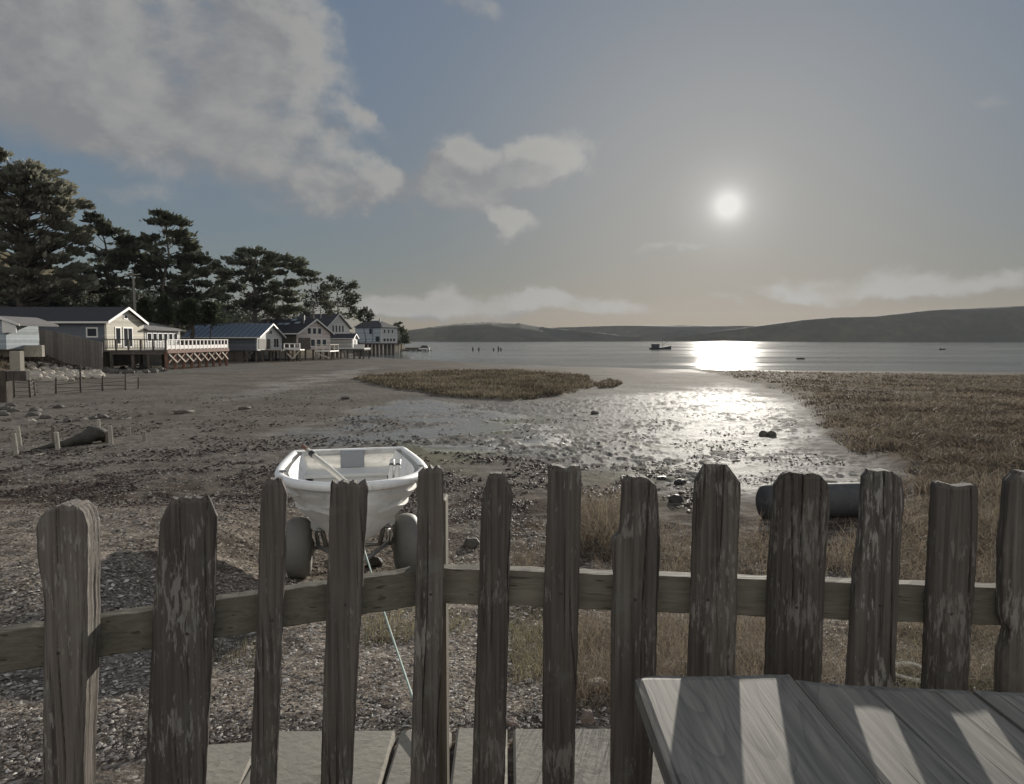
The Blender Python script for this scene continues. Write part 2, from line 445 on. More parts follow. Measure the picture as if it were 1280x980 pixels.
# ground
m, t, b = newmat('shore_ground')
geo = t.n('ShaderNodeNewGeometry').outputs['Position']
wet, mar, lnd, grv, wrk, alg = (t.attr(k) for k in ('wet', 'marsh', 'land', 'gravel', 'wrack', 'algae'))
gls = t.attr('gloss')
n1 = t.noise(geo, .35, 5, .6); n2 = t.noise(geo, 3, 6, .65); n3 = t.noise(geo, 38, 4, .65)
vo = t.n('ShaderNodeTexVoronoi'); vo.inputs['Scale'].default_value = 55; t.l(geo, vo.inputs['Vector'])
mud = t.ramp(n2, [(.3, (.11, .096, .080)), (.7, (.225, .197, .164))])
mud = t.mix(t.rng(n1, .4, .65), mud, (.115, .098, .078))
mud = t.mix(t.math('MULTIPLY', wet, .8), mud, (.150, .147, .140))  # paler grey paints the silver sun and sky sheen into the wet mud
gcol = t.mix(t.rng(n3, .35, .7), (.095, .080, .066), (.30, .258, .212))
gcol = t.mix(t.math('MULTIPLY', t.rng(vo.outputs['Color'], .72, .78), .7), gcol, (.42, .38, .33))
gcol = t.mix(t.rng(n2, .45, .68), gcol, (.080, .066, .056))
col = t.mix(grv, mud, gcol)
col = t.mix(t.math('MULTIPLY', wrk, t.rng(n3, .3, .55)), col, (.042, .029, .023))
col = t.mix(t.math('MULTIPLY', alg, .85), col, (.125, .135, .055))
col = t.mix(mar, col, t.ramp(n2, [(.3, (.04, .03, .02)), (.7, (.11, .08, .05))]))
col = t.mix(lnd, col, t.ramp(n2, [(.3, (.06, .055, .03)), (.55, (.16, .135, .085)), (.7, (.25, .205, .14))]))
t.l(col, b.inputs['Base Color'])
t.l(t.math('SUBTRACT', t.math('SUBTRACT', .92, t.math('MULTIPLY', wet, .26)), t.math('MULTIPLY', gls, .46), True), b.inputs['Roughness'])
b.inputs['Specular IOR Level'].default_value = .3
t.l(t.math('ADD', t.math('ADD', .004, t.math('MULTIPLY', wet, .003)), t.math('MULTIPLY', gls, .28)), b.inputs['Specular IOR Level'])
hh = t.math('ADD', t.math('MULTIPLY', n3, .35), n2)
hh = t.math('MULTIPLY', hh, t.math('SUBTRACT', 1.0, t.math('MULTIPLY', gls, .8)))
nb = t.bump(hh, .55, .05)
t.l(nb, b.inputs['Normal'])
M['ground'] = m
# bay water
m, t, b = newmat('bay_water')
geo = t.n('ShaderNodeNewGeometry').outputs['Position']
w1 = t.noise(t.mapping(geo, (.5, 1.1, 1)), 1, 5, .65, .4); w2 = t.noise(t.mapping(geo, (.02, .05, 1)), 1, 3, .5)
b.inputs['Base Color'].default_value = (.045, .052, .055, 1); b.inputs['IOR'].default_value = 1.33
t.l(t.rng(w2, .35, .65, .07, .13), b.inputs['Roughness'])
t.l(t.bump(w1, .34, .25), b.inputs['Normal'])
M['water'] = m
# far hills
m, t, b = newmat('hill_cover')
geo = t.n('ShaderNodeNewGeometry').outputs['Position']
n1 = t.noise(geo, .006, 6, .65); n2 = t.noise(geo, .035, 5, .7)
k = t.math('ADD', t.math('MULTIPLY', n1, .6), t.math('MULTIPLY', n2, .4))
t.l(t.ramp(k, [(.38, (.022, .026, .018)), (.5, (.045, .045, .03)), (.64, (.085, .075, .05))]), b.inputs['Base Color'])
b.inputs['Roughness'].default_value = .95; b.inputs['Specular IOR Level'].default_value = .1
t.l(t.bump(n2, .5, 2), b.inputs['Normal'])
M['hill'] = m

# ------------------------------------------------------------------ ground sheet
def build_ground():
    r = np.concatenate([np.linspace(.05, 2.1, 24), 1 / np.linspace((1 / 2.2) ** .75, (1 / 260.) ** .75, 760) ** (1 / .75), np.geomspace(270, 3300, 40)])
    a = np.radians(np.concatenate([np.linspace(-180, -48, 60)[:-1], np.linspace(-48, -38, 60)[:-1], np.linspace(-38, 38, 860), np.linspace(38, 48, 60)[1:], np.linspace(48, 180, 60)[1:]]))
    R, A = np.meshgrid(r, a, indexing='ij')
    x = (R * np.sin(A)).ravel(); y = (R * np.cos(A)).ravel(); rr = R.ravel()
    z = Hb(x, np.maximum(y, 0))
    L = land(x, np.maximum(y, 0)) * (y > 0)
    wob = 1.2 * perlin(x * .35, y * .35) * np.clip(y / 25, .15, 1.5)
    sdm = poly_sd(MARSH, x, y) + wob * .6; sdi = poly_sd(ISLE, x, y) + wob * .6; sdt = poly_sd(TUFT, x, y)
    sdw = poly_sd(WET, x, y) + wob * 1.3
    mar = np.maximum(np.maximum(sstep(-.1, .5, sdm), sstep(-.1, .5, sdi)), sstep(-.1, .4, sdt)) * (y > 4)
    far = sstep(120, 60, rr)
    z = z + mar * (.12 + .05 * fbm(x * .8, y * .8, 3)) * sstep(3, 9, y)
    fade = sstep(2.55, 4.2, y)
    cl = fbm(x * 4.4, y * 3.2, 4); cl2 = fbm(x * .9 + 4, y * .6, 3)
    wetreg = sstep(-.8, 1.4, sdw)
    # wet flats further out, towards the water's edge
    outer = sstep(22, 60, y) * (1 - L)
    pools = sstep(.02, .28, fbm(x * .055, y * .022 + 8, 4))
    gl_ = np.maximum(sstep(-.5, .9, poly_sd(PUD, x, y) + wob * .9), sstep(-1, 3, poly_sd(PUD2, x, y) + wob)) * sstep(-.12, .16, fbm(x * .5 + 7, y * .34, 4) + .06)
    clod = sstep(.06, .38, cl + cl2 * .55 + .18 * (1 - wetreg)) * sstep(8, 12, y) * (1 - mar) * (1 - L) * (1 - .9 * gl_) * (.45 + .55 * sstep(-.2, .15, fbm(x * .28 + 2, y * .22, 3)))
    rough = .02 * fbm(x * 1.4, y * 1.4, 4) + .016 * fbm(x * 5, y * 5, 3) * sstep(14, 6, rr)
    z = z + (rough * fade + .034 * clod * sstep(70, 25, rr) * (.35 + .65 * wetreg)) * far + .05 * fbm(x * .12, y * .07, 3) * sstep(18, 40, y) * (1 - L)
    z = z + L * (.18 * fbm(x * .5, y * .5, 3))
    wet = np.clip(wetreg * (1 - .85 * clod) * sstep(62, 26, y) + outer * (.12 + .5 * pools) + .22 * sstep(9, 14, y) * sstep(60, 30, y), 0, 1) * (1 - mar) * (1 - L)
    glz = gl_ * (1 - clod) * (1 - mar) * (1 - L)
    grav = sstep(11, 5.5, y + 2.2 * fbm(x * .3, y * .3, 3) - .25 * np.abs(x + 2))
    band = np.exp(-((y - 8.6 + .22 * x + 1.0 * perlin(x * .25, y * .0 + 2)) / 1.6) ** 2)
    wrk = np.clip(band * 1.3 * sstep(-.25, .25, fbm(x * 1.5, y * 2.2, 4) + .05) + .3 * clod * sstep(.2, .8, wetreg), 0, 1) * (1 - L)
    alg = sstep(.05, .4, fbm(x * .25 + 3, y * .2, 4)) * np.exp(-((y - 17) / 5) ** 2) * sstep(6, 1, np.abs(x - 1.5)) * .9
    n0, n1 = R.shape
    i = (np.arange(n0 - 1)[:, None] * n1 + np.arange(n1 - 1)[None, :]).ravel()
    Fc = np.stack([i, i + 1, i + n1 + 1, i + n1], 1)
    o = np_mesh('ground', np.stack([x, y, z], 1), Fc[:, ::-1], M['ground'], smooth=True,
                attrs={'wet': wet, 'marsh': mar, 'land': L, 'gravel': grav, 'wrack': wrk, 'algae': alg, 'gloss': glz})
    tag(o, 'tidal mudflat and shell beach sloping to the bay', kind='structure')
build_ground()
mb = MB(); mb.add([(-3300, 55, ZW), (3300, 55, ZW), (3300, 3300, ZW), (-3300, 3300, ZW)], [(0, 1, 2, 3)])
tag(mb.build('water', M['water']), 'rippled grey bay water', kind='structure')

# far hills: ridge profile (pixel, pixel row) at a distance
def hills(name, prof, d, depth, seed, rough):
    px = np.array([p[0] for p in prof], float); py = np.array([p[1] for p in prof], float)
    nx = 420; ny = 26
    X = np.linspace((px[0] - 640) / F * d, (px[-1] - 640) / F * d, nx)
    Z = np.interp(X, (px - 640) / F * d, E + (425.3 - py) / F * d)
    V = []
    for j in range(ny):
        s = j / (ny - 1)
        p = math.sin(min(1, s / .7) * math.pi / 2) if s < .7 else 1 - .6 * ((s - .7) / .3) ** 2
        hk_ = np.clip((Z - ZW) / (Z.max() - ZW), .04, 1)
        y = d + depth * (s - .7) * hk_ + 60 * hk_ * fbm(X * .003 + seed, X * 0 + s * 2, 2)
        gul = fbm(X * .006 + seed, np.full(nx, s * 1.7), 4) * .16 * (math.sin(s * math.pi))
        z = ZW - 2 + (Z - ZW + 2) * np.clip(p + gul * (1 - p * .85), 0, 1.02)
        if abs(s - .7) < .12: z = z + rough * np.abs(fbm(X * .05 + seed, X * 0 + s * 9, 3))
        V.append(np.stack([X, y, z], 1))
    V = np.concatenate(V)
    i = (np.arange(ny - 1)[:, None] * nx + np.arange(nx - 1)[None, :]).ravel()
    o = np_mesh(name, V, np.stack([i, i + 1, i + nx + 1, i + nx], 1), M['hill'], smooth=True)
    return tag(o, kind='structure')
hills('hills', [(300, 424), (400, 421), (440, 420), (505, 414), (540, 409.5), (575, 405), (615, 403), (650, 405), (690, 411), (740, 416), (800, 423)], 2100, 260, 1.3, 4)['label'] = 'wooded dark hill across the bay at left'
hills('hills', [(560, 424), (640, 413), (700, 409.5), (760, 408), (850, 407), (940, 408), (1000, 411), (1100, 424)], 2600, 300, 5.1, 1.5)['label'] = 'long low ridge across the middle of the bay'
hills('hills', [(830, 424), (900, 414), (940, 409), (1000, 400.5), (1040, 397.5), (1090, 396), (1160, 388.5), (1230, 385), (1280, 383), (1400, 377), (1600, 380), (1900, 400)], 1900, 330, 8.7, 1.5)['label'] = 'bare rounded hill rising across the bay at right'

# ------------------------------------------------------------------ picket fence
fence = thing('picket_fence', 'weathered unpainted picket fence with flaking grey boards, bending at a corner post', 'fence', (0, 1.66, 0))
FO = Vector((0, 1.66, 0))
CORN = at(540, 711, 1.675); LEFT = at(-70, 802, 1.40); RIGHT = at(1400, 741, 1.518)
def rail_mesh(a, b):
    d = (b - a); d2 = Vector((d.x, d.y, 0)).normalized(); nrm = Vector((d2.y, -d2.x, 0))
    if nrm.y < 0: nrm = -nrm        # away from the camera
    V = []; n = 60
    for i in range(n):
        p = a.lerp(b, i / (n - 1)); w = .002 * perlin(np.array([i * .31]), np.array([a.x * 7]))[0]
        q = [(0, 0), (.002, .0005), (.036, .0005), (.038, -.002), (.038, -.08), (.036, -.082), (.002, -.082), (0, -.08)]
        for k, (u, v) in enumerate(q): V.append(p + nrm * u + Vector((0, 0, v + w + (0.0012 * rnd.uniform(-1, 1)))) - FO)
    mb = MB(); fs = []
    for i in range(n - 1):
        for k in range(8): fs.append((i * 8 + k, i * 8 + (k + 1) % 8, (i + 1) * 8 + (k + 1) % 8, (i + 1) * 8 + k))
    fs.append(tuple(range(8))); fs.append(tuple((n - 1) * 8 + k for k in range(8)))
    mb.add(V, fs); return mb
rail_mesh(LEFT, CORN).build('rail', M['rail'], fence)
rail_mesh(CORN + Vector((.004, .002, 0)), RIGHT).build('rail', M['rail'], fence)
PK = [  # left edge, right edge (pixels of the photograph, top down), mat, thickness, twist
 ([(67, 631), (53, 641), (43, 657), (45, 702), (53, 751), (51, 957)], [(94, 629), (103, 641), (108, 660), (108, 800), (103, 957)], 'picket', .06, 13, [3, 5, 0, 2, 4, 1, 5]),
 ([(214, 623), (199, 653), (192, 743), (181, 957)], [(259, 620), (270, 647), (268, 743), (257, 957)], 'picket_pale', .03, 3, [0, 3, 0, 2, 1, 3, 0]),
 ([(337, 599), (328, 609), (325, 633), (322, 743), (313, 960)], [(351, 598), (358, 619), (354, 743), (346, 960)], 'picket', .035, 5, [0, 1, 2, 0, 1]),
 ([(416, 601), (413, 605), (409, 731), (401, 958)], [(456, 601), (460, 612), (453, 731), (441, 958)], 'picket', .04, 7, [0, 4, 1, 5, 2, 6, 1]),
 ([(530, 586), (523, 594), (521, 701), (514, 958)], [(550, 581), (554, 590), (555, 701), (549, 958)], 'picket', .045, 9, [2, 6, 0, 5, 1, 3]),
 ([(611, 592), (603, 616), (601, 641), (598, 731), (590, 958)], [(626, 591), (637, 611), (640, 624), (637, 667), (630, 958)], 'picket', .03, 0, [1, 0, 1]),
 ([(690, 581), (686, 586), (683, 667), (679, 774), (678, 958)], [(724, 583), (727, 590), (725, 688), (721, 860), (718, 958)], 'picket', .035, -3, [0, 1, 4, 0, 1]),
 ([(786, 596), (779, 603), (776, 646), (775, 667), (765, 676), (766, 706), (768, 731), (765, 774), (764, 958)], [(809, 596), (820, 607), (824, 633), (826, 688), (823, 761), (816, 958)], 'picket', .04, -2, [0, 1, 0, 2]),
 ([(882, 581), (870, 603), (867, 667), (864, 774), (861, 840)], [(908, 579), (926, 605), (926, 616), (923, 688), (920, 840)], 'picket', .035, 0, [1, 0, 0, 1]),
 ([(990, 590), (981, 593), (971, 607), (966, 667), (962, 731), (959, 845)], [(1026, 592), (1037, 607), (1039, 624), (1033, 710), (1028, 847)], 'picket', .035, 0, [0, 1, 2, 0, 3]),
 ([(1088, 588), (1082, 598), (1078, 667), (1071, 714), (1069, 753), (1063, 849)], [(1116, 589), (1127, 596), (1132, 620), (1127, 688), (1120, 851)], 'picket_pale', .04, 3, [0, 1, 0, 1]),
 ([(1178, 601), (1171, 605), (1168, 667), (1163, 753), (1159, 856)], [(1222, 605), (1225, 609), (1224, 667), (1219, 753), (1212, 856)], 'picket', .035, 0, [0, 3, 6, 4, 3]),
 ([(1276, 590), (1264, 603), (1262, 633), (1256, 688), (1256, 774), (1263, 791), (1255, 817), (1254, 856)], [(1318, 590), (1332, 603), (1332, 760), (1326, 856)], 'picket', .04, 0, [0, 2, 1]),
 ([(1385, 596), (1372, 610), (1368, 730), (1362, 856)], [(1418, 595), (1434, 612), (1432, 760), (1424, 856)], 'picket', .035, 0, [0, 2, 1]),
 ([(-95, 640), (-112, 665), (-115, 760), (-118, 957)], [(-56, 640), (-40, 662), (-38, 780), (-42, 957)], 'picket', .035, 4, [0, 2, 1]),
]
def fence_front(pxc):
    """point of the rail front line seen at a pixel column, and the section's direction"""
    a, b = (LEFT, CORN) if pxc < 545 else (CORN, RIGHT)
    k = (pxc - 640) / F
    d = b - a
    # x = k*y (pitch is small)
    t_ = (k * a.y - a.x) / (d.x - k * d.y)
    return a + d * t_, Vector((d.x, d.y, 0)).normalized()
crack_seed = 0
for le, ri, mt, th, tw, jag in PK:
    crack_seed += 1
    cx = (le[-1][0] + ri[-1][0] + le[1][0] + ri[1][0]) / 4
    p0, du = fence_front(cx)
    nrm = Vector((du.y, -du.x, 0))
    if nrm.y > 0: nrm = -nrm          # towards the camera
    p0 = p0 + nrm * (th * .5 + .004)
    Rm = Matrix.Rotation(math.radians(-tw), 3, 'Z'); du2 = Rm @ du; nr2 = Rm @ nrm
    pf = p0 + nr2 * th * .5
    def onplane(px, py):
        a, b_ = ray(px, py); dv = Vector((a, 1, b_)); o = Vector((0, 0, E))
        s = (pf - o).dot(nr2) / dv.dot(nr2); q = o + dv * s
        return (q - pf).dot(du2), q.z
    Lw = [onplane(*q) for q in le]; Rw = [onplane(*q) for q in ri]
    def ext(W):
        (u0, z0), (u1, z1) = W[-2], W[-1]; k = (u1 - u0) / (z1 - z0)
        k = max(-.12, min(.12, k)); return W + [(u1 + k * (.0 - z1), .0)]
    Lw = ext(Lw); Rw = ext(Rw)
    ztop = (Lw[0][1] + Rw[0][1]) / 2
    lz = [q[1] for q in Lw][::-1]; lu = [q[0] for q in Lw][::-1]; rz_ = [q[1] for q in Rw][::-1]; ru = [q[0] for q in Rw][::-1]
    NR = 110; nf, ns, nb_ = 44, 7, 24
    zs = ztop - (np.linspace(0, 1, NR) ** 1.25) * (ztop - .0)
    V = np.zeros((NR, nf + ns * 2 + nb_, 3))
    jg = np.interp(np.linspace(0, 1, nf), np.linspace(0, 1, len(jag)), np.array(jag) * .0016) + .0035 * np.abs(fbm(np.linspace(0, 1, nf) * 14 + crack_seed * 3, np.zeros(nf) + crack_seed, 3))
    for i, z in enumerate(zs):
        ul = np.interp(z, lz, lu); ur = np.interp(z, rz_, ru)
        w = ur - ul
        ul += .0015 * fbm(np.array([z * 30]), np.array([crack_seed * 3.1]), 3)[0]; ur += .002 * fbm(np.array([z * 26]), np.array([crack_seed * 5.7]), 3)[0]
        uf = np.linspace(0, 1, nf)
        uu = ul + (ur - ul) * uf
        edge = np.minimum(uf, 1 - uf) * w
        rndg = .006 * np.clip(1 - edge / .008, 0, 1) ** 2
        gr = .0012 * fbm(uu * 95 + crack_seed * 11, np.full(nf, z * 2.2), 3) + .0012 * fbm(uu * 30 + crack_seed * 7, np.full(nf, z * 7), 3)
        cr = perlin(uu * 26 + crack_seed * 4.4 + .35 * perlin(np.full(nf, z * 3.), np.full(nf, crack_seed * 2.)), np.full(nf, z * .9 + crack_seed))
        gr -= .006 * np.clip(1 - np.abs(cr) / .045, 0, 1) * sstep(-.1, .25, perlin(uu * 12, np.full(nf, z * 2.5 + 5 * crack_seed)))
        fz = z - jg * max(0, 1 - i / 5.0)
        topin = .004 * max(0, 1 - i / 3.0)
        fo = -rndg + gr - topin
        row = [(uu[k], fo[k], fz[k]) for k in range(nf)]
        for k in range(ns):
            d_ = (k + .5) / ns
            row.append((ur - .001 * (k % 2) + .0025 * fbm(np.array([d_ * 9 + crack_seed]), np.array([z * 3.]), 2)[0], -.006 - d_ * (th - .012), z - jg[-1] * max(0, 1 - i / 5.)))
        for k in range(nb_):
            d_ = 1 - k / (nb_ - 1); e2 = min(d_, 1 - d_) * w
            row.append((ul + (ur - ul) * d_, -th + .005 * max(0, 1 - e2 / .008) ** 2 + topin + .002 * fbm(np.array([d_ * 9 + crack_seed * 3]), np.array([z * 2.]), 2)[0], z - np.interp(d_, np.linspace(0, 1, nf), jg) * max(0, 1 - i / 5.)))
        for k in range(ns):
            d_ = 1 - (k + .5) / ns
            row.append((ul + .0025 * fbm(np.array([d_ * 9 + crack_seed * 2]), np.array([z * 3.]), 2)[0], -.006 - d_ * (th - .012), z - jg[0] * max(0, 1 - i / 5.)))
        V[i] = row
    nn = V.shape[1]
    base = pf - FO
    W = np.array(base)[None, None, :] * np.array([1, 1, 0]) + V[..., 0:1] * np.array(du2) + V[..., 1:2] * np.array(nr2) + V[..., 2:3] * np.array([0, 0, 1])
    vs = W.reshape(-1, 3).tolist(); fs = []
    for i in range(NR - 1):
        for k in range(nn): fs.append((i * nn + k, i * nn + (k + 1) % nn, (i + 1) * nn + (k + 1) % nn, (i + 1) * nn + k))
    # top cap: strips between front and back
    bk = [nf + ns + (nb_ - 1 - int(round(k * (nb_ - 1) / (nf - 1)))) for k in range(nf)]
    for k in range(nf - 1):
        q = (k, k + 1, bk[k + 1], bk[k]); fs.append(tuple(dict.fromkeys(q)))
    fs.append((nf - 1,) + tuple(range(nf, nf + ns)) + (nf + ns,)); fs.append((0, nf + ns + nb_ - 1) + tuple(range(nf + ns + nb_, nn)))
    mbk = MB(); mbk.add(vs, fs); pko = mbk.build('picket', M[mt], fence)
    for kx, kz_ in ((rnd.uniform(.35, .65), rnd.uniform(-.05, -.025)),):
        zr = p0.z + kz_; un = np.interp(zr, lz, lu) * (1 - kx) + np.interp(zr, rz_, ru) * kx
        c_ = Vector((base.x, base.y, 0)) + du2 * float(un) + Vector((0, 0, zr)) - nr2 * .001
        nb2 = MB(); nb2.lathe([(.0028, 0), (.0036, .0008), (.0030, .0022), (.001, .0028)], 10, Matrix.Translation(c_) @ nr2.to_track_quat('Z', 'Y').to_matrix().to_4x4()); nb2.build('nail', M['rust'], pko)
pc = at(547.5, 622, 1.74)
mb = MB(); mb.box((pc.x - .035, 1.715, -.02), (pc.x + .020, 1.79, pc.z), None, .004)
mb.v = [(x - FO.x, y - FO.y, z) for x, y, z in mb.v]; mb.build('fence_post', M['post'], fence)

# ------------------------------------------------------------------ plank table
tb = thing('plank_table', 'weathered grey plank table in front of the fence striped by picket shadows', 'table', (.78, .4, 0))
TO = Vector((.78, .4, 0))
def plank(x0, x1, y0, y1a, y1b, z, seed):
    nx, ny = 26, 70
    th = .04; V = []; fs = []
    for layer in (0, 1):
        for j in range(ny):
            s = j / (ny - 1)
            for i in range(nx):
                u = i / (nx - 1); y1 = y1a + (y1b - y1a) * u + .0015 * math.sin(u * 9 + seed) + .0008 * math.sin(u * 31)
                x = x0 + (x1 - x0) * u; y = y0 + (y1 - y0) * s
                e = min(u, 1 - u) * (x1 - x0); ee = (1 - s) * (y1 - y0)
                rd = .006 * max(0, 1 - min(e, ee) / .012) ** 2
                cup = -.003 * (1 - (2 * u - 1) ** 2)
                if u < .2 and seed == 1: y -= .022 * max(0, (s - .97) / .03) * (1 - u / .2) ** 2
                V.append((x - TO.x, y - TO.y, z + (cup - rd + .0012 * math.sin(y * 3 + seed) if layer else -th)))
    def I(l, i, j): return l * nx * ny + j * nx + i
    for j in range(ny - 1):
        for i in range(nx - 1):
            fs.append((I(1, i, j), I(1, i + 1, j), I(1, i + 1, j + 1), I(1, i, j + 1)))
            fs.append((I(0, i, j), I(0, i, j + 1), I(0, i + 1, j + 1), I(0, i + 1, j)))
    for j in range(ny - 1):
        for i in (0, nx - 1): fs.append((I(0, i, j), I(0, i, j + 1), I(1, i, j + 1), I(1, i, j)))
    for i in range(nx - 1):
        for j in (0, ny - 1): fs.append((I(0, i, j), I(0, i + 1, j), I(1, i + 1, j), I(1, i, j)))
    mb = MB(); mb.add(V, fs); return mb.build('plank', M['table'], tb, smooth=False)
plank(.216, .494, -.62, 1.278, 1.280, .762, 1)
plank(.505, .792, -.62, 1.280, 1.244, .75, 2)
plank(.799, 1.08, -.62, 1.242, 1.224, .75, 3)
plank(1.087, 1.36, -.62, 1.21, 1.19, .752, 4)
for sx in (.30, 1.24):
    for sy in (-.42, 1.02):
        mb = MB(); mb.box((sx - .045 - TO.x, sy - .045 - TO.y, 0), (sx + .045 - TO.x, sy + .045 - TO.y, .70), None, .004); mb.build('leg', M['table'], tb)
for sy in (-.42, 1.02):
    mb = MB(); mb.box((.25 - TO.x, sy + .048 - TO.y, .60), (1.32 - TO.x, sy + .085 - TO.y, .708), None, .003); mb.build('crossbar', M['table'], tb)

# ------------------------------------------------------------------ concrete pavers beyond the fence
pv_lab = ['leftmost concrete paver, turned askew in the gap left of the narrow picket',
          'wide concrete paver just left of the joint below the green rope',
          'small concrete paver under the end of the green rope', 'concrete paver right of the corner picket with weed shadows',
          'concrete paver beside the left edge of the table', 'concrete paver hidden partly under the plank table end', 'concrete paver at the far right below the table']
edges = [(-1.10, -.83), (-.82, -.392), (-.382, -.20), (-.012 - .18, -.012), (.0, .36), (.37, .75), (.76, 1.3)]
for (x0, x1), lb, i in zip(edges, pv_lab, range(9)):
    yy = 2.435 - (.09 if i == 0 else 0) + .01 * math.sin(i * 5)
    mb = MB(); mb.box((-(x1 - x0) / 2 + .004, -.62, 0), ((x1 - x0) / 2 - .004, .0, .05), None, .008)
    o = mb.build('concrete_paver', M['concrete'], None, loc=((x0 + x1) / 2, yy, -.022 + .004 * math.sin(i * 3))); o.rotation_euler = (0, 0, .015 * math.sin(i * 2.3) + (.12 if i == 0 else 0))
    tag(o, lb, 'paver', 'concrete pavers behind the fence')

# ------------------------------------------------------------------ dinghy
bt = at(437, 562, 7.25); bb = at(445, 595, 4.98)
LB = math.hypot(bt.x - bb.x, bt.y - bb.y); BA = math.atan2(bb.y - bt.y, bb.x - bt.x)
gz = float(Hb(bt.x * .5 + bb.x * .5, bt.y * .5 + bb.y * .5))
dg = thing('dinghy', 'small white lapstrake dinghy with an oar inside, bow towards the fence', 'dinghy', (bt.x, bt.y, gz), BA)
def hb(s):
    if s < .45: return .49 + .065 * math.sin(s / .45 * math.pi / 2)
    k = (s - .45) / .55
    return .555 * max(0, 1 - k ** 2.4) ** .62
def kz(s): return .36 + (.0 if s < .6 else ((s - .6) / .4) ** 2.4 * .26)
def gzv(s): return .855 + .10 * s * s
def hull_pt(s, t_, side, off=0.0, lift=0.0):
    h = max(.004, hb(s) - off); k = kz(s) + lift; g = gzv(s)
    v = sstep(.35, 1.0, np.array(s)).item()
    e1 = .50 + .42 * v; e2 = 1.75 - .7 * v
    y = h * t_ ** e1; z = k + (g - k) * t_ ** e2
    if off == 0:
        for q0, q1 in ((.44, .64), (.64, .82), (.82, 1.0)):
            if q0 < t_ <= q1: y += .034 * (t_ - q0) / (q1 - q0)
    return Vector((s * LB, side * y, z))
def shell(off, lift):
    S = [1 - (1 - i / 46) ** 1.6 for i in range(47)]
    T = sorted(set([i / 18 for i in range(19)] + [.44, .444, .64, .644, .82, .824]))
    vs = []; fs = []
    cols = [(-1, t_) for t_ in reversed(T)] + [(1, t_) for t_ in T[1:]]
    for s in S:
        for sd, t_ in cols: vs.append(hull_pt(s * .9985, t_, sd, off, lift))
    n = len(cols)
    for i in range(len(S) - 1):
        for k in range(n - 1): fs.append((i * n + k, i * n + k + 1, (i + 1) * n + k + 1, (i + 1) * n + k))
    fs.append(tuple(range(n)))
    return vs, fs
mb = MB(); mb.add(*shell(0, 0)); mb.add(*shell(.045, .05))
hull = mb.build('hull', M['hull'], dg)
gpts = []
SS = [1 - (1 - i / 40) ** 1.8 for i in range(41)]
loop = [hull_pt(s * .9985, 1, 1) for s in SS] + [hull_pt(s * .9985, 1, -1) for s in reversed(SS)]
# rounded gunwale lip following the sheer and closing across the transom
lip = [p + Vector((0, (.0 if abs(p.y) < .02 else math.copysign(.004, p.y)), .0)) for p in loop]
vs = []; fs = []; n = len(lip)
prof = [(-.045, .012), (-.036, .026), (-.012, .032), (.014, .026), (.026, .008), (.022, -.026), (.012, -.034), (.004, -.02)]
for i in range(n):
    a_, c_ = lip[(i - 1) % n], lip[(i + 1) % n]
    d = (c_ - a_); d.z = 0; d.normalize(); o_ = Vector((d.y, -d.x, 0))
    ctr = Vector((LB * .5, 0, 0)) - lip[i]; ctr.z = 0
    if o_.dot(ctr) > 0: o_ = -o_
    for u, w in prof: vs.append(lip[i] + o_ * u + Vector((0, 0, w)))
q = len(prof)
for i in range(n):
    j = (i + 1) % n
    for k in range(q): fs.append((i * q + k, i * q + (k + 1) % q, j * q + (k + 1) % q, j * q + k))
mb = MB(); mb.add(vs, fs); mb.build('gunwale', M['hull'], dg, smooth=True)
def seat_mb(s0, s1, z, lab=None):
    out = []
    m0 = MB()
    for a_, b_ in zip(np.linspace(s0, s1, 7)[:-1], np.linspace(s0, s1, 7)[1:]):
        pass
    ss = np.linspace(s0, s1, 9); up = []; 
    for s in ss: up.append((s * LB, hb(s) - .075))
    poly = [(x, y, z) for x, y in up] + [(x, -y, z) for x, y in reversed(up)]
    m0.prism(poly, (0, 0, -.03))
    if not lab: m0.box((ss[0] * LB + .02, -.34, z - .28), (ss[0] * LB + .05, .34, z - .031)); m0.box((ss[-1] * LB - .05, -.34, z - .28), (ss[-1] * LB - .02, .34, z - .031))
    return m0
seat_mb(.015, .17, .70).build('thwart', M['hull_in'], dg)
seat_mb(.42, .56, .70).build('thwart', M['hull_in'], dg)
seat_mb(.80, .93, .76, True).build('thwart', M['hull_in'], dg)
mb = MB(); mb.box((.028, -.09, .70), (.062, .14, .872), None, .006); mb.build('transom_pad', M['pad'], dg)
for sd in (-1, 1): mb = MB(); mb.lathe([(.012, 0), (.03, .004), (.03, .012), (.012, .016)], 14, Matrix.Translation((LB * .62, sd * (hb(.62) + .0), gzv(.62) + .03))); mb.build('oarlock_socket', M['alu'], dg)
mb = MB(); e = hull_pt(.985, .55, 1); mb.tube([(LB + .005, -.02, .70), (LB + .045, -.02, .70), (LB + .055, 0, .70), (LB + .045, .02, .70), (LB + .005, .02, .70)], .007, 6); mb.build('bow_eye', M['alu'], dg)
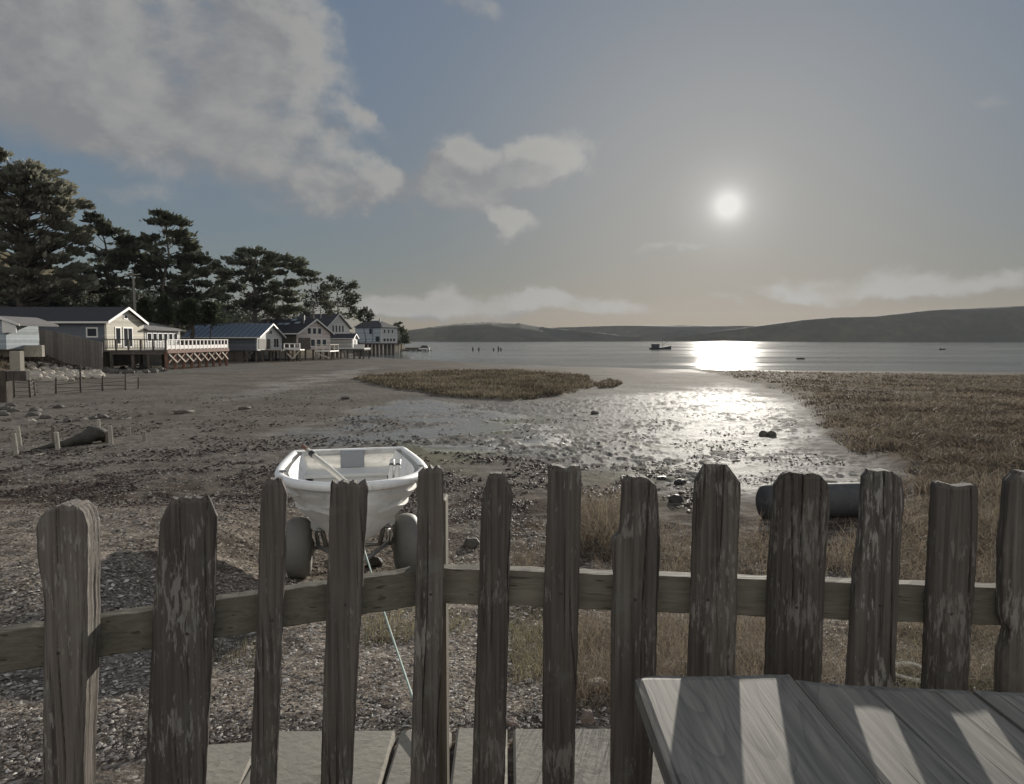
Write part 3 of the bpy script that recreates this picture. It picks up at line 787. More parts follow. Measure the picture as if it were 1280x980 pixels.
# oar lying in the boat, handle up over the left side
o1 = at(378, 557, 6.35); o2 = at(425, 597, 5.75); od = (o2 - o1).normalized(); OL = 1.62
oar = thing('oar', 'pale wooden oar with a black collar and brown grip lying in the dinghy', 'oar', o1)
oar.rotation_mode = 'QUATERNION'; oar.rotation_quaternion = od.to_track_quat('X', 'Z')
mb = MB(); mb.tube([(.12, 0, 0), (.6, 0, 0), (1.0, 0, 0), (1.12, 0, 0)], [.020, .022, .020, .017], 12); mb.build('shaft', M['oar'], oar, True)
mb = MB(); mb.tube([(0, 0, 0), (.01, 0, 0), (.06, 0, 0), (.12, 0, 0)], [.012, .017, .016, .018], 12); mb.build('grip', M['grip'], oar, True)
mb = MB(); mb.tube([(.19, 0, 0), (.195, 0, 0), (.255, 0, 0), (.26, 0, 0)], [.024, .027, .027, .024], 12); mb.build('collar', M['black'], oar, True)
mb = MB(); mb.prism([(1.1, -.02, -.006), (1.2, -.06, -.006), (1.42, -.065, -.006), (1.45, -.04, -.006), (1.45, .04, -.006), (1.42, .065, -.006), (1.2, .06, -.006), (1.1, .02, -.006)], (0, 0, .012)); mb.build('blade', M['oar'], oar)
for k, (px, lb) in enumerate(((489, 'white tube with dark band standing in the dinghy, left of the pair'), (497, 'white tube with dark band standing in the dinghy, right of the pair beside the gunwale'))):
    p = at(px, 589, 6.35); q_ = at(px + 1.5, 574.5 , 6.42)
    o = thing('tube', lb, 'tube', p, 0, 'white tubes standing in the dinghy')
    u = (q_ - p); L_ = u.length; o.rotation_mode = 'QUATERNION'; o.rotation_quaternion = u.to_track_quat('Z', 'Y')
    mb = MB(); mb.lathe([(.022, -.16), (.022, L_ * .98), (.018, L_)], 16); mb.build('barrel', M['trim'], o, True)
    mb = MB(); mb.lathe([(.0245, L_ * .45), (.0245, L_ * .58)], 16); mb.build('band', M['black'], o, True)
# launching dolly under the dinghy
dly = thing('boat_dolly', 'launching dolly with two fat grey balloon wheels under the dinghy', 'dolly', (bt.x, bt.y, gz), BA)
wx = LB * .52; wr = .25
for sd in (-1, 1):
    mb = MB(); prof = []
    for i in range(15):
        a_ = math.pi * i / 14
        prof.append((.10 + (wr - .10) * math.sin(a_) ** .42, -.105 * math.cos(a_)))
    zc = float(Hb(*( (bt.xy.to_3d() + Matrix.Rotation(BA, 3, 'Z') @ Vector((wx, sd * .44, 0)))[:2]))) - gz + wr - .012
    Mw = Matrix.Translation((wx, sd * .44, zc)) @ Matrix.Rotation(math.pi / 2, 4, 'X')
    mb.lathe(prof, 40, Mw); w_ = mb.build('wheel', M['tyre'], dly, True)
    mb = MB(); mb.lathe([(.03, -.13), (.075, -.11), (.075, .11), (.03, .13)], 20, Mw); mb.build('hub', M['alu'], w_, True)
mb = MB(); mb.tube([(wx, -.44, wr - .01), (wx, .44, wr - .01)], .016, 10); mb.build('axle', M['alu'], dly, True)
mb = MB()
for sd in (-1, 1): mb.tube([(wx - .15, sd * .30, wr + .08), (wx + .1, sd * .28, wr + .03), (wx + .55, sd * .10, wr + .04), (LB - .28, sd * .02, wr + .10)], .018, 10)
mb.tube([(wx + .5, -.13, wr + .04), (wx + .5, .13, wr + .04)], .016, 8)
for sd in (-1, 1): mb.tube([(wx, sd * .22, wr), (wx, sd * .26, .42)], .02, 8); mb.box((wx - .12, sd * .26 - .04, .40), (wx + .12, sd * .26 + .04, .425))
mb.build('frame', M['alu'], dly, True)
# painter line from the bow to the fence foot
bw = dg.matrix_basis @ Vector((LB + .05, 0, .70))
e_ = at(520, 884, 2.62); pts = [bw, bw.lerp(e_, .35) + Vector((0, 0, -.015)), bw.lerp(e_, .7) + Vector((0, 0, -.015)), e_, at(518, 915, 2.48), at(548, 948, 2.30), at(556, 952, 2.24)]
pts[4].z = .045; pts[5].z = .045; pts[6].z = .045
mb = MB(); mb.tube(pts, .0048, 8); tag(mb.build('rope', M['rope'], None, True), 'pale green rope running taut from the dinghy bow to the pavers', 'rope')
# coiled pale cord beyond the table edge
p = G(1134, 851); pts = []
for i in range(70):
    a_ = i / 69 * 2 * math.pi * 2.6; pts.append((p.x + (.085 + .006 * math.sin(a_ * 1.3)) * math.cos(a_), p.y + .075 * math.sin(a_), p.z + .03 + .012 * i / 69 + .008 * math.sin(a_ * 2)))
mb = MB(); mb.tube(pts, .008, 6); tag(mb.build('cord_coil', M['ropew'], None, True), 'small coil of pale cord lying in grass beyond the table end', 'cord')

# ------------------------------------------------------------------ pipe and rocks near the fence
p = G(958, 648); q_ = G(1120, 650)
pp = thing('drain_pipe', 'fat dark pipe with a rounded end lying in the weeds behind the fence', 'pipe', (p.x, p.y, p.z))
ax = Vector((q_.x - p.x + .1, .18, 0)); L_ = ax.length
mb = MB(); mb.lathe([(.03, -.03), (.12, -.02), (.185, .01), (.205, .05), (.205, L_ - .03), (.195, L_)], 32, Matrix.Translation((-.06, 0, .19)) @ ax.to_track_quat('Z', 'Y').to_matrix().to_4x4())
mb.build('barrel', M['pipe'], pp, True)
mb = MB(); mb.lathe([(.209, .13), (.214, .135), (.214, .165), (.209, .17)], 32, Matrix.Translation((-.06, 0, .19)) @ ax.to_track_quat('Z', 'Y').to_matrix().to_4x4()); mb.build('collar', M['pipe'], pp, True)

import bmesh
def rock_mesh(seed, sx, sy, sz, sub=3, rough=.35):
    bm = bmesh.new(); bmesh.ops.create_icosphere(bm, subdivisions=sub, radius=1)
    r_ = random.Random(seed); pl = []
    for _ in range(9):
        v = Vector((r_.gauss(0, 1), r_.gauss(0, 1), r_.gauss(0, 1))).normalized(); pl.append((v, r_.uniform(.6, .95)))
    for v in bm.verts:
        n = v.co.normalized(); d = 1.0
        for pn, k in pl:
            c = n.dot(pn)
            if c > 0: d = min(d, k / c)
        d *= 1 + rough * .35 * perlin(np.array([n.x * 2.3 + seed]), np.array([n.y * 2.3 + n.z * 1.7]))[0]
        v.co = n * d; v.co.x *= sx; v.co.y *= sy; v.co.z *= sz
    me = bpy.data.meshes.new('rock'); bm.to_mesh(me); bm.free(); return me
def rock(name, px, py, sx, sy, sz, mat_, label, cat, group=None, seed=None, rz=None, lift=.3, sub=3):
    me = rock_mesh(seed or rnd.randrange(9999), sx, sy, sz, sub); me.materials.append(mat_)
    o = bpy.data.objects.new(name, me); C.objects.link(o); g = G(px, py)
    o.location = (g.x, g.y, g.z + sz * lift); o.rotation_euler = (0, 0, rnd.uniform(0, 6) if rz is None else rz)
    return tag(o, label, cat, group)
rock('stone', 742, 868, .08, .06, .045, M['rockr'], 'reddish flat stone lying behind the fence left of the table corner', 'stone')
rock('stone', 702, 905, .05, .035, .03, M['rock'], 'small pale stone at the edge of the concrete pavers', 'stone', seed=21)
rock('stone', 735, 902, .035, .03, .032, M['rockr'], 'small brown upright stone between the reddish stone and the pavers', 'stone', seed=33)
rock('stone', 640, 905, .05, .022, .018, M['rockr'], 'slim brownish pebble at the joint between two pavers', 'stone', seed=5)
rock('stone', 588, 683, .10, .09, .08, M['rockd'], 'dark lump of stone between the dinghy wheel and the fence', 'stone', seed=8)
rock('stone', 467, 706, .10, .09, .08, M['rockd'], 'dark stone on the ground under the dinghy bow', 'stone', seed=9)
rock('stone', 954, 545, .11, .10, .11, M['rockd'], 'left of two dark round stones on the shining wet mud', 'stone', 'two dark stones on the wet mud')
rock('stone', 965, 545.5, .13, .11, .11, M['rockd'], 'right of two dark round stones on the shining wet mud', 'stone', 'two dark stones on the wet mud')
rock('stone', 743, 518, .15, .14, .11, M['rockd'], 'single dark stone alone on the wet mud nearest the small grass tuft', 'stone')
rock('stone', 432, 499, .22, .18, .11, M['rockd'], 'dark stone on the mud left of the grass island', 'stone')
rock('seaweed_clump', 826, 599, .14, .10, .05, M['weed'], 'flat dark seaweed clump behind the knobbly picket', 'seaweed')
rock('seaweed_clump', 851, 605, .12, .10, .06, M['weed'], 'dark seaweed clump between two pickets, right of the flat clump', 'seaweed')
rock('seaweed_clump', 845, 628, .10, .10, .08, M['weed'], 'lower dark seaweed clump in the gap left of the tall round picket', 'seaweed')
# row of stones on the mud at left
row = [(40, 527, .30), (58, 523, .38), (72, 525, .22), (84, 527.5, .36), (97, 526, .22), (107, 525, .25), (117, 524, .35), (127, 523, .42), (138, 524, .24), (150, 524.5, .22), (161, 524, .2), (176, 521, .22), (190, 518, .2)]
for i, (px, py, s) in enumerate(row):
    rock('shore_stone', px, py, s * .55, s * .4, s * .26, M['rockd'] if i % 5 else M['rock'], 'low flat stone in the row of stones across the left mudflat', 'stone', 'row of stones on the mudflat', sub=2)
for i, (px, py) in enumerate([(8, 512), (18, 515), (3, 519), (14, 508), (44, 514), (42, 520), (72, 510)]):
    rock('shore_stone', px, py, .22 + .05 * (i % 3), .18, .11, M['rockd'], 'dark stone strewn at the foot of the square timber post', 'stone', 'stones by the square timber post', sub=2)

# ------------------------------------------------------------------ litter and plants
def world_from_px(n, poly, seed):
    r = np.random.default_rng(seed); P = np.array(poly, float)
    lo = P.min(0); hi = P.max(0); X = []; Y = []; c = 0
    while c < n:
        q = lo + (hi - lo) * r.random((n * 2, 2)); k = poly_in(poly, q[:, 0], q[:, 1]); q = q[k]
        X.append(q[:, 0]); Y.append(q[:, 1]); c += len(q)
    px = np.concatenate(X)[:n]; py = np.concatenate(Y)[:n]
    return Gn(px, py) + (r,)
def ground_extra(x, y):
    wob = 1.2 * perlin(x * .35, y * .35) * np.clip(y / 25, .15, 1.5)
    mar = np.maximum(sstep(-.1, .5, poly_sd(MARSH, x, y) + wob * .6), sstep(-.1, .5, poly_sd(ISLE, x, y) + wob * .6)) * (y > 4)
    return mar * .12 * sstep(3, 9, y)
def blades(name, n, poly, hmin, hmax, wk, mat_, label, seed, lean=.5, wmin=.004, patch=None, xshift=0, hk=0.0, keep=None, tintbias=0):
    x, y, z, r = world_from_px(n, poly, seed)
    if keep is not None:
        k = keep(x, y, r); x, y, z = x[k], y[k], z[k]
    n = len(x); z = z + ground_extra(x, y)
    ph = .5 + fbm(x * .45 + seed, y * .45, 3) * .9
    h = (hmin + (hmax - hmin) * r.random(n) ** 1.4) * np.clip(.45 + ph * .9, .35, 1.5) + hk * y
    w = np.maximum(wmin, wk * y) * (.6 + .8 * r.random(n))
    az = r.random(n) * 2 * np.pi; ln = lean * r.random(n)
    dx = np.cos(az) * ln * h; dy = np.sin(az) * ln * h
    fa = r.random(n) * 2 * np.pi; wx_, wy_ = np.cos(fa) * w, np.sin(fa) * w * .6
    B = np.stack([x, y, z - .01], 1); Wd = np.stack([wx_, wy_, 0 * w], 1)
    mid = B + np.stack([dx * .35, dy * .35, h * .6], 1); tip = B + np.stack([dx, dy, h], 1)
    V = np.stack([B - Wd * .5, B + Wd * .5, mid + Wd * .38, tip, mid - Wd * .38], 1).reshape(-1, 3)
    i = np.arange(n) * 5
    Fc = np.concatenate([np.stack([i, i + 1, i + 2, i + 4], 1), np.stack([i + 4, i + 2, i + 3, i + 3], 1)])
    # second face as a triangle: keep arrays uniform by using two triangles per quad
    T = np.concatenate([np.stack([i, i + 1, i + 2], 1), np.stack([i, i + 2, i + 4], 1), np.stack([i + 4, i + 2, i + 3], 1)])
    ti = np.clip(.45 + .8 * fbm(x * .3 + 2 * seed, y * .22, 3) + .85 * (r.random(n) - .5) + .5 * fbm(x * 2.2, y * 1.6 + seed, 2) + tintbias, 0, 1)
    o = np_mesh(name, V, T, mat_, attrs={'tint': np.repeat(ti, 5)})
    return tag(o, label, kind='stuff')
def patchy(th, sc=.5):
    return lambda x, y, r: fbm(x * sc, y * sc + 3, 3) + .35 * (r.random(len(x)) - .5) > th
blades('marsh_grass', 95000, MARSH_PX[:9] + [(1160, 690), (1300, 720), (1420, 720), (1420, 471)] + MARSH_PX[13:], .05, .17, .0017, M['marsh'], 'brown marsh plants covering the right shore', 31, 2.4, .006, keep=lambda x, y, r: (poly_sd(MARSH, x, y) / (1 + .05 * y) + .9 * fbm(x * .5, y * .4, 3) + .5 * (r.random(len(x)) - .5) > .25) & (fbm(x * .22 + 9, y * .16, 3) + .8 * (r.random(len(x)) - .5) > -.33))
blades('marsh_grass', 30000, ISLE_PX, .07, .25, .0013, M['isle'], 'tall brown grass on the mud island', 32, .8, keep=lambda x, y, r: poly_sd(ISLE, x, y) / 2 + .8 * fbm(x * .5, y * .4, 3) + .5 * (r.random(len(x)) - .5) > .1)
blades('marsh_grass', 1500, TUFT_PX, .08, .3, .0014, M['isle'], 'small tuft of grass right of the mud island', 33, .6)
blades('dry_grass', 14000, [(1130, 600), (1300, 580), (1330, 730), (1100, 730), (1060, 690)], .03, .16, .0011, M['dry'], 'orange tan dry grass behind the right end of the fence', 34, 2.4, .003)
blades('dry_grass', 26000, [(640, 655), (700, 612), (850, 660), (960, 650), (1300, 655), (1330, 860), (640, 905)], .015, .085, .0010, M['dry'], 'low dry tan grass behind the fence', 35, 3.0, .003, keep=patchy(-.02, .9), tintbias=-.18)
blades('tussock_grass', 1700, [(635, 765), (690, 755), (690, 850), (640, 860)], .02, .11, .0010, M['grass'], 'green tan grass clump below the rail near the middle', 36, 2.2, .003)
blades('tussock_grass', 3000, [(455, 765), (590, 755), (590, 820), (455, 830)], .02, .10, .0010, M['grass'], 'short grass below the rail by the rope', 37, 1.0, .003, keep=patchy(.0, 1.4))
blades('tussock_grass', 3500, [(1130, 770), (1300, 770), (1300, 880), (1100, 880)], .02, .12, .0010, M['grass'], 'grass clump at the right end beyond the table', 38, 2.4, .003)
blades('tussock_grass', 1500, [(250, 800), (330, 775), (330, 850), (262, 920)], .02, .10, .0010, M['grass'], 'short grass by the left pickets', 39, 1.0, .003, keep=patchy(.0, 1.4))
blades('bank_grass', 9000, [(0, 440), (50, 438), (110, 455), (135, 462), (60, 462), (0, 470)], .1, .5, .0016, M['dry'], 'tan grass on the bank below the leaning fence', 40, .7)
# twiggy dry weeds
def weeds(name, n, poly, hmin, hmax, mat_, label, seed, nb=9, wk=.0009):
    x, y, z, r = world_from_px(n, poly, seed); z = z + ground_extra(x, y)
    k = fbm(x * .8 + seed, y * .8, 2) + .4 * (r.random(n) - .5) > -.15; x, y, z = x[k], y[k], z[k]; n = len(x)
    Vs = []; Ts = []; Tt = []; o = 0
    for j in range(nb):
        h = (hmin + (hmax - hmin) * r.random(n)) * (.6 + .5 * r.random(n)); az = r.random(n) * 6.283; ln = .15 + 1.5 * r.random(n)
        p = np.stack([x + .03 * (r.random(n) - .5), y + .03 * (r.random(n) - .5), z - .01], 1); start = 0
        if j > 2:
            pass
        w = np.maximum(.0022, wk * y)
        d = np.stack([np.cos(az) * ln, np.sin(az) * ln, np.ones(n)], 1) / np.sqrt(1 + ln ** 2)[:, None]
        fa = r.random(n) * 6.283
        side = np.stack([np.cos(fa), np.sin(fa), 0 * fa], 1)
        seg = 4; pts = [p]
        for s_ in range(seg):
            d = d + (r.random((n, 3)) - .5) * .95; d /= np.linalg.norm(d, axis=1)[:, None]
            pts.append(pts[-1] + d * (h / seg)[:, None])
        for s_ in range(seg):
            ww = (w * (1 - .18 * s_))[:, None] * side * .5; w2 = (w * (1 - .18 * (s_ + 1)))[:, None] * side * .5
            Vs.append(np.stack([pts[s_] - ww, pts[s_] + ww, pts[s_ + 1] + w2, pts[s_ + 1] - w2], 1).reshape(-1, 3))
            i = np.arange(n) * 4 + o; Ts.append(np.stack([i, i + 1, i + 2, i + 3], 1)); o += 4 * n
            Tt.append(np.repeat(np.clip(.2 + .6 * r.random(n) + .1 * s_, 0, 1), 4))
            if s_ >= 1:   # side twigs and seed heads
                d3 = d + (r.random((n, 3)) - .5) * 1.6; d3 /= np.linalg.norm(d3, axis=1)[:, None]
                e = pts[s_ + 1] + d3 * (h * (.12 + .16 * r.random(n)))[:, None]
                Vs.append(np.stack([pts[s_ + 1] - w2, pts[s_ + 1] + w2, e + w2 * .9, e - w2 * .9], 1).reshape(-1, 3))
                i = np.arange(n) * 4 + o; Ts.append(np.stack([i, i + 1, i + 2, i + 3], 1)); o += 4 * n
                Tt.append(np.repeat(np.clip(.3 + .6 * r.random(n), 0, 1), 4))
    ob = np_mesh(name, np.concatenate(Vs), np.concatenate(Ts), mat_, attrs={'tint': np.concatenate(Tt)})
    return tag(ob, label, kind='stuff')
weeds('dry_weeds', 1300, [(640, 705), (700, 640), (770, 640), (860, 690), (960, 670), (1100, 670), (1260, 680), (1300, 740), (640, 760)], .12, .36, M['dry'], 'twiggy tan dry weeds behind the fence rail', 51)
weeds('dry_weeds', 150, [(725, 655), (775, 650), (775, 700), (720, 705)], .25, .62, M['dry'], 'tall tan weed clump between the middle pickets', 52)
weeds('dry_weeds', 1500, [(690, 790), (860, 775), (1300, 790), (1300, 860), (860, 880), (700, 890)], .08, .25, M['dry'], 'pale dry twigs lying below the rail', 53)
weeds('dry_weeds', 160, [(1130, 640), (1290, 620), (1290, 690), (1130, 690)], .2, .5, M['dry'], 'tan weeds at the right end of the fence', 54)
def chips(name, n, poly, smin, smax, mat_, label, seed, keep=None, up=.5):
    x, y, z, r = world_from_px(n, poly, seed)
    if keep is not None:
        k = keep(x, y, r); x, y, z = x[k], y[k], z[k]
    n = len(x); s = (smin + (smax - smin) * r.random(n) ** 2.5) * np.clip(y / 5, .6, 3)
    z = z + .02 * fbm(x * 1.4, y * 1.4, 4) * sstep(2.55, 4.2, y) + .006
    az = r.random(n) * 6.283; u = np.stack([np.cos(az), np.sin(az), up * (r.random(n) - .5)], 1); v = np.stack([-np.sin(az), np.cos(az), up * (r.random(n) - .5)], 1)
    c = np.stack([x, y, z + s * .15], 1); a_ = s[:, None] * u; b_ = (s * (.3 + .5 * r.random(n)))[:, None] * v
    top = c + np.stack([0 * s, 0 * s, s * (.25 + .3 * r.random(n))], 1)
    V = np.stack([c - a_, c - b_ * .9 + a_ * .2, c + a_, c + b_, top], 1).reshape(-1, 3); i = np.arange(n) * 5
    T = np.concatenate([np.stack([i + k, i + (k + 1) % 4, i + 4], 1) for k in range(4)])
    o = np_mesh(name, V, T, mat_, attrs={'tint': np.repeat(r.random(n) ** 1.8, 5)})
    return tag(o, label, kind='stuff')
chips('shell_litter', 52000, [(0, 640), (340, 610), (640, 640), (900, 690), (1280, 700), (1280, 860), (900, 905), (260, 930), (0, 980)], .003, .020, M['chips'], 'broken shells and gravel strewn over the beach', 61)
chips('shell_litter', 14000, [(0, 555), (340, 560), (640, 600), (640, 650), (0, 650)], .003, .014, M['chips'], 'shell bits on the upper beach', 62)
chips('shell_litter', 5200, [(0, 700), (340, 720), (640, 740), (760, 760), (760, 905), (260, 930), (0, 980)], .008, .030, M['shell'], 'larger pale shell pieces on the near beach', 66)
chips('wrack_litter', 26000, [(0, 572), (340, 578), (560, 565), (860, 590), (900, 640), (640, 650), (300, 640), (0, 640)], .005, .024, M['wrack'], 'dark red-brown seaweed wrack strewn along the tide line', 63, keep=patchy(.05, .9))
chips('wrack_litter', 8000, [(560, 500), (960, 495), (1040, 570), (1100, 610), (800, 612), (540, 565)], .005, .022, M['wrack'], 'dark weed bits dotted over the wet mud', 64, keep=patchy(.08, .55))
chips('wrack_litter', 9000, [(0, 505), (430, 480), (540, 560), (340, 575), (0, 570)], .006, .026, M['wrack'], 'dark specks of weed on the left mudflat', 65, keep=patchy(.0, .4))

# ------------------------------------------------------------------ stakes, driftwood and fence line on the left mud
stk = [((20.5, 569), (16.5, 542), .045, 'white stake nearest the left edge of the mudflat'), ((25, 557), (21.5, 533), .045, 'white stake just behind the leftmost stake'),
       ((67, 553), (66.5, 533), .04, 'short brownish stake behind a pale one left of the dark driftwood'), ((72.5, 562), (70, 540), .045, 'pale stake at the thin left end of the dark driftwood'),
       ((124, 541), (123, 524), .045, 'stake standing behind the humped end of the dark driftwood'), ((134, 554), (133.5, 539), .04, 'short stake touching the pale one right of the driftwood'),
       ((139, 556), (137, 532), .05, 'tall pale stake right of the humped driftwood'), ((161, 544), (161, 534), .045, 'dark short stake second from the right of the stakes'), ((181, 552), (180, 539), .045, 'rightmost short stake on the mudflat')]
for (bx, by), (tx, ty), r_, lb in stk:
    b_ = G(bx, by); q_ = at(tx, ty, b_.y)
    mb = MB(); mb.tube([Vector((0, 0, -.1)), (q_ - b_) * .5, (q_ - b_) * .97, (q_ - b_)], [r_ * 1.05, r_, r_ * .98, r_ * .8], 10)
    o = mb.build('stake', M['stake'] if r_ > .042 else M['post'], None, loc=b_); tag(o, lb, 'stake', 'stakes standing in the mudflat')
a_ = G(40, 563); b_ = G(132, 553)
dv = b_ - a_; mb = MB()
_q = np.linspace(0, 1.02, 34); mb.tube([dv * float(q) + Vector((0, .08 * math.sin(q * 9), float(np.interp(q, [0, .2, .4, .55, .68, .82, .93, 1.02], [0, .04, .07, .09, .13, .24, .18, .02])))) for q in _q], [float(np.interp(q, [0, .2, .4, .55, .68, .82, .93, 1.02], [.03, .05, .08, .10, .13, .17, .15, .06])) for q in _q], 16)
_n = len(mb.v)
_a = np.array(mb.v); _k = 1 + .45 * fbm(_a[:, 0] * 3.1 + _a[:, 2] * 5, _a[:, 1] * 3.3, 3); _c = _a.reshape(-1, 16, 3).mean(1, keepdims=True); _a = (_c + (_a.reshape(-1, 16, 3) - _c) * _k.reshape(-1, 16, 1)).reshape(-1, 3); mb.v = [tuple(q) for q in _a]
tag(mb.build('driftwood_log', M['weed2'], None, True, loc=a_), 'dark humped driftwood log lying among the white stakes', 'driftwood')
for (x0, y0, x1, y1, r_, lb) in [(219, 518, 242, 516, .08, 'dark log lying alone on the mud right of the stone row'), (299, 512.5, 313, 511.5, .07, 'short dark log on the mud in front of the far decks'), (26, 572, 66, 566, .012, 'thin pale stick lying in front of the driftwood')]:
    a_ = G(x0, y0); b_ = G(x1, y1); mb = MB(); mb.tube([(0, 0, r_ * .6), (b_ - a_) * .5 + Vector((0, 0, r_ * .7)), (b_ - a_) + Vector((0, 0, r_ * .6))], [r_, r_ * .95, r_ * .7], 10)
    tag(mb.build('log' if r_ > .05 else 'stick', M['drift'] if r_ > .05 else M['stake'], None, True, loc=a_), lb, 'driftwood')
sp = G(5, 503)
o = thing('timber_post', 'thick square dark timber post with a side beam at the left edge', 'post', sp)
tp_ = at(5, 463, sp.y); h_ = tp_.z - sp.z
mb = MB(); mb.box((-.26, -.2, -.2), (.24, .2, h_), None, .03); mb.build('upright', M['piling'], o)
mb = MB(); mb.box((.245, -.14, h_ - .42), (1.05, .12, h_ - .02), None, .02); mb.build('beam', M['darktimber'], o)
wf = thing('wire_fence', 'low broken stake and wire fence along the mud below the riprap', 'fence', G(90, 492))
W0 = wf.location.copy()
tops = []
for bx, by, tx, ty in [(18, 497, 17, 470), (38, 497, 36, 472), (44, 495, 42, 474), (70, 492, 70, 472), (101, 491, 100, 456), (128, 489, 128, 470), (157, 488, 157, 466), (173, 486, 173, 472)]:
    b_ = G(bx, by); q_ = at(tx, ty, b_.y); mb = MB(); mb.tube([b_ - W0 - Vector((0, 0, .1)), q_ - W0], [.05, .04], 7); mb.build('post', M['piling'], wf); tops.append((b_, q_))
for f_ in (.12, .3, .5, .72):
    pts = []
    for i, (b_, q_) in enumerate(tops):
        zz = b_.z + .95 * f_ + .05 * math.sin(i * 2.7 + f_ * 20); pts.append(Vector((b_.x, b_.y - .05, zz)) - W0)
    mb = MB(); mb.tube(pts, .016, 5); mb.build('wire', M['drift'], wf)

# ------------------------------------------------------------------ riprap bank
rmesh = []
for k in range(7):
    me = rock_mesh(100 + k, .42, .32, .28, 2); me.materials.append(M['rock']); rmesh.append(me)
r2 = random.Random(5); cnt = 0
for k in range(170):
    px = r2.uniform(30, 126); py = r2.uniform(459 if px > 60 else 456, 478 - (px > 95) * 4)
    g = G(px, py); o = bpy.data.objects.new('riprap_boulder', rmesh[k % 7]); C.objects.link(o)
    s = r2.uniform(.45, 1.15); o.scale = (s, s, s); o.location = (g.x, g.y, g.z + .12); o.rotation_euler = (r2.uniform(-.4, .4), r2.uniform(-.4, .4), r2.uniform(0, 6))
    tag(o, 'pale riprap boulder on the bank below the leaning board fence', 'boulder', 'riprap boulders on the left bank')
dk = random.Random(6)
for k in range(46):
    px = dk.uniform(130, 210); py = dk.uniform(460, 467)
    g = G(px, py); o = bpy.data.objects.new('dark_boulder', rmesh[k % 7].copy()); o.data.materials[0] = M['rockd']; C.objects.link(o)
    s = dk.uniform(.5, 1.0); o.scale = (s, s, s); o.location = (g.x, g.y, g.z + .08); o.rotation_euler = (0, 0, dk.uniform(0, 6))
    tag(o, 'dark wet boulder on the mud beneath the first deck', 'boulder', 'dark boulders beneath the first deck')

# ------------------------------------------------------------------ houses
def local(o, mb): return mb
def window(parent, x, y, z, w, h, face='front', frame=.09, bars=0, trim='trim', proud=.04):
    """window on the front (+x face, spans y) or on the near side (-y face, spans x); x,y,z = lower left corner"""
    f = MB(); p = MB()
    def bx(mb_, a0, a1, z0, z1, d0, d1):
        if face == 'front': mb_.box((x + d0, y + a0, z + z0), (x + d1, y + a1, z + z1))
        else: mb_.box((x + a0, y - d1, z + z0), (x + a1, y - d0, z + z1))
    bx(f, 0, frame, 0, h, .003, proud); bx(f, w - frame, w, 0, h, .003, proud); bx(f, frame, w - frame, h - frame, h, .003, proud); bx(f, frame, w - frame, 0, frame, .003, proud)
    for k in range(bars):
        c = frame + (w - 2 * frame) * (k + 1) / (bars + 1); bx(f, c - .03, c + .03, frame, h - frame, .003, proud * .9)
    fo = f.build('window', M[trim], parent)
    bx(p, frame, w - frame, frame, h - frame, .004, .014); p.build('pane', M['glass'], fo)
    return fo
def gable_house(name, label, loc, rz, W, L, he, ha, front, side, roofm, group=None, over=.35, thick=.16, base=-.2, trim='trim', fascia=True, eave_l=0, back=True):
    """front gable on local +x, front spans y 0..W, body runs back to x=-L"""
    o = thing(name, label, 'house', loc, rz, group)
    mb = MB(); mb.prism([(0, 0, base), (0, W, base), (0, W, he), (0, W / 2, ha), (0, 0, he)], (-.2, 0, 0)); mb.build('front_wall', M[front], o)
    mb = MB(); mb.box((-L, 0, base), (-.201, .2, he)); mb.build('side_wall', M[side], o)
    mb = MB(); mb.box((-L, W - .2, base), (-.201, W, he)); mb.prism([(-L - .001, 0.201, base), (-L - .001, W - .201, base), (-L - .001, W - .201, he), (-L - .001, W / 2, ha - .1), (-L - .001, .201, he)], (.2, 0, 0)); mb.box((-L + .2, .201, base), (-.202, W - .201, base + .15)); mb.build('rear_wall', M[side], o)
    sl = (ha - he) / (W / 2); dz = over * sl
    mb = MB()
    up = thick
    for s_ in (0, 1):
        y0, y1 = (-over, W / 2) if s_ == 0 else (W + over, W / 2)
        mb.prism([(over, y0, he - dz + .02), (over, y1, ha + .02), (over, y1, ha + up + .02), (over, y0, he - dz + up + .02)], (-L - 2 * over, 0, 0))
    rf = mb.build('roof', M[roofm], o)
    if fascia:
        mb = MB()
        for s_ in (0, 1):
            y0, y1 = (-over - .01, W / 2) if s_ == 0 else (W + over + .01, W / 2)
            mb.prism([(over + .003, y0, he - dz - .06), (over + .003, y1, ha - .06), (over + .003, y1, ha + up + .03), (over + .003, y0, he - dz + up + .03)], (.06, 0, 0))
        mb.box((-L - over, -over - .05, he - dz - .02), (over, -over - .003, he - dz + up))
        mb.build('bargeboard', M[trim], rf)
    return o, rf
def pilings(o, spots, z0, z1, r_=.14, mat_='piling'):
    for x, y in spots:
        mb = MB(); mb.tube([(x, y, z0), (x, y, z1)], r_, 8); mb.build('piling', M[mat_], o)
def gl(px, d, py): return at(px, py, d)

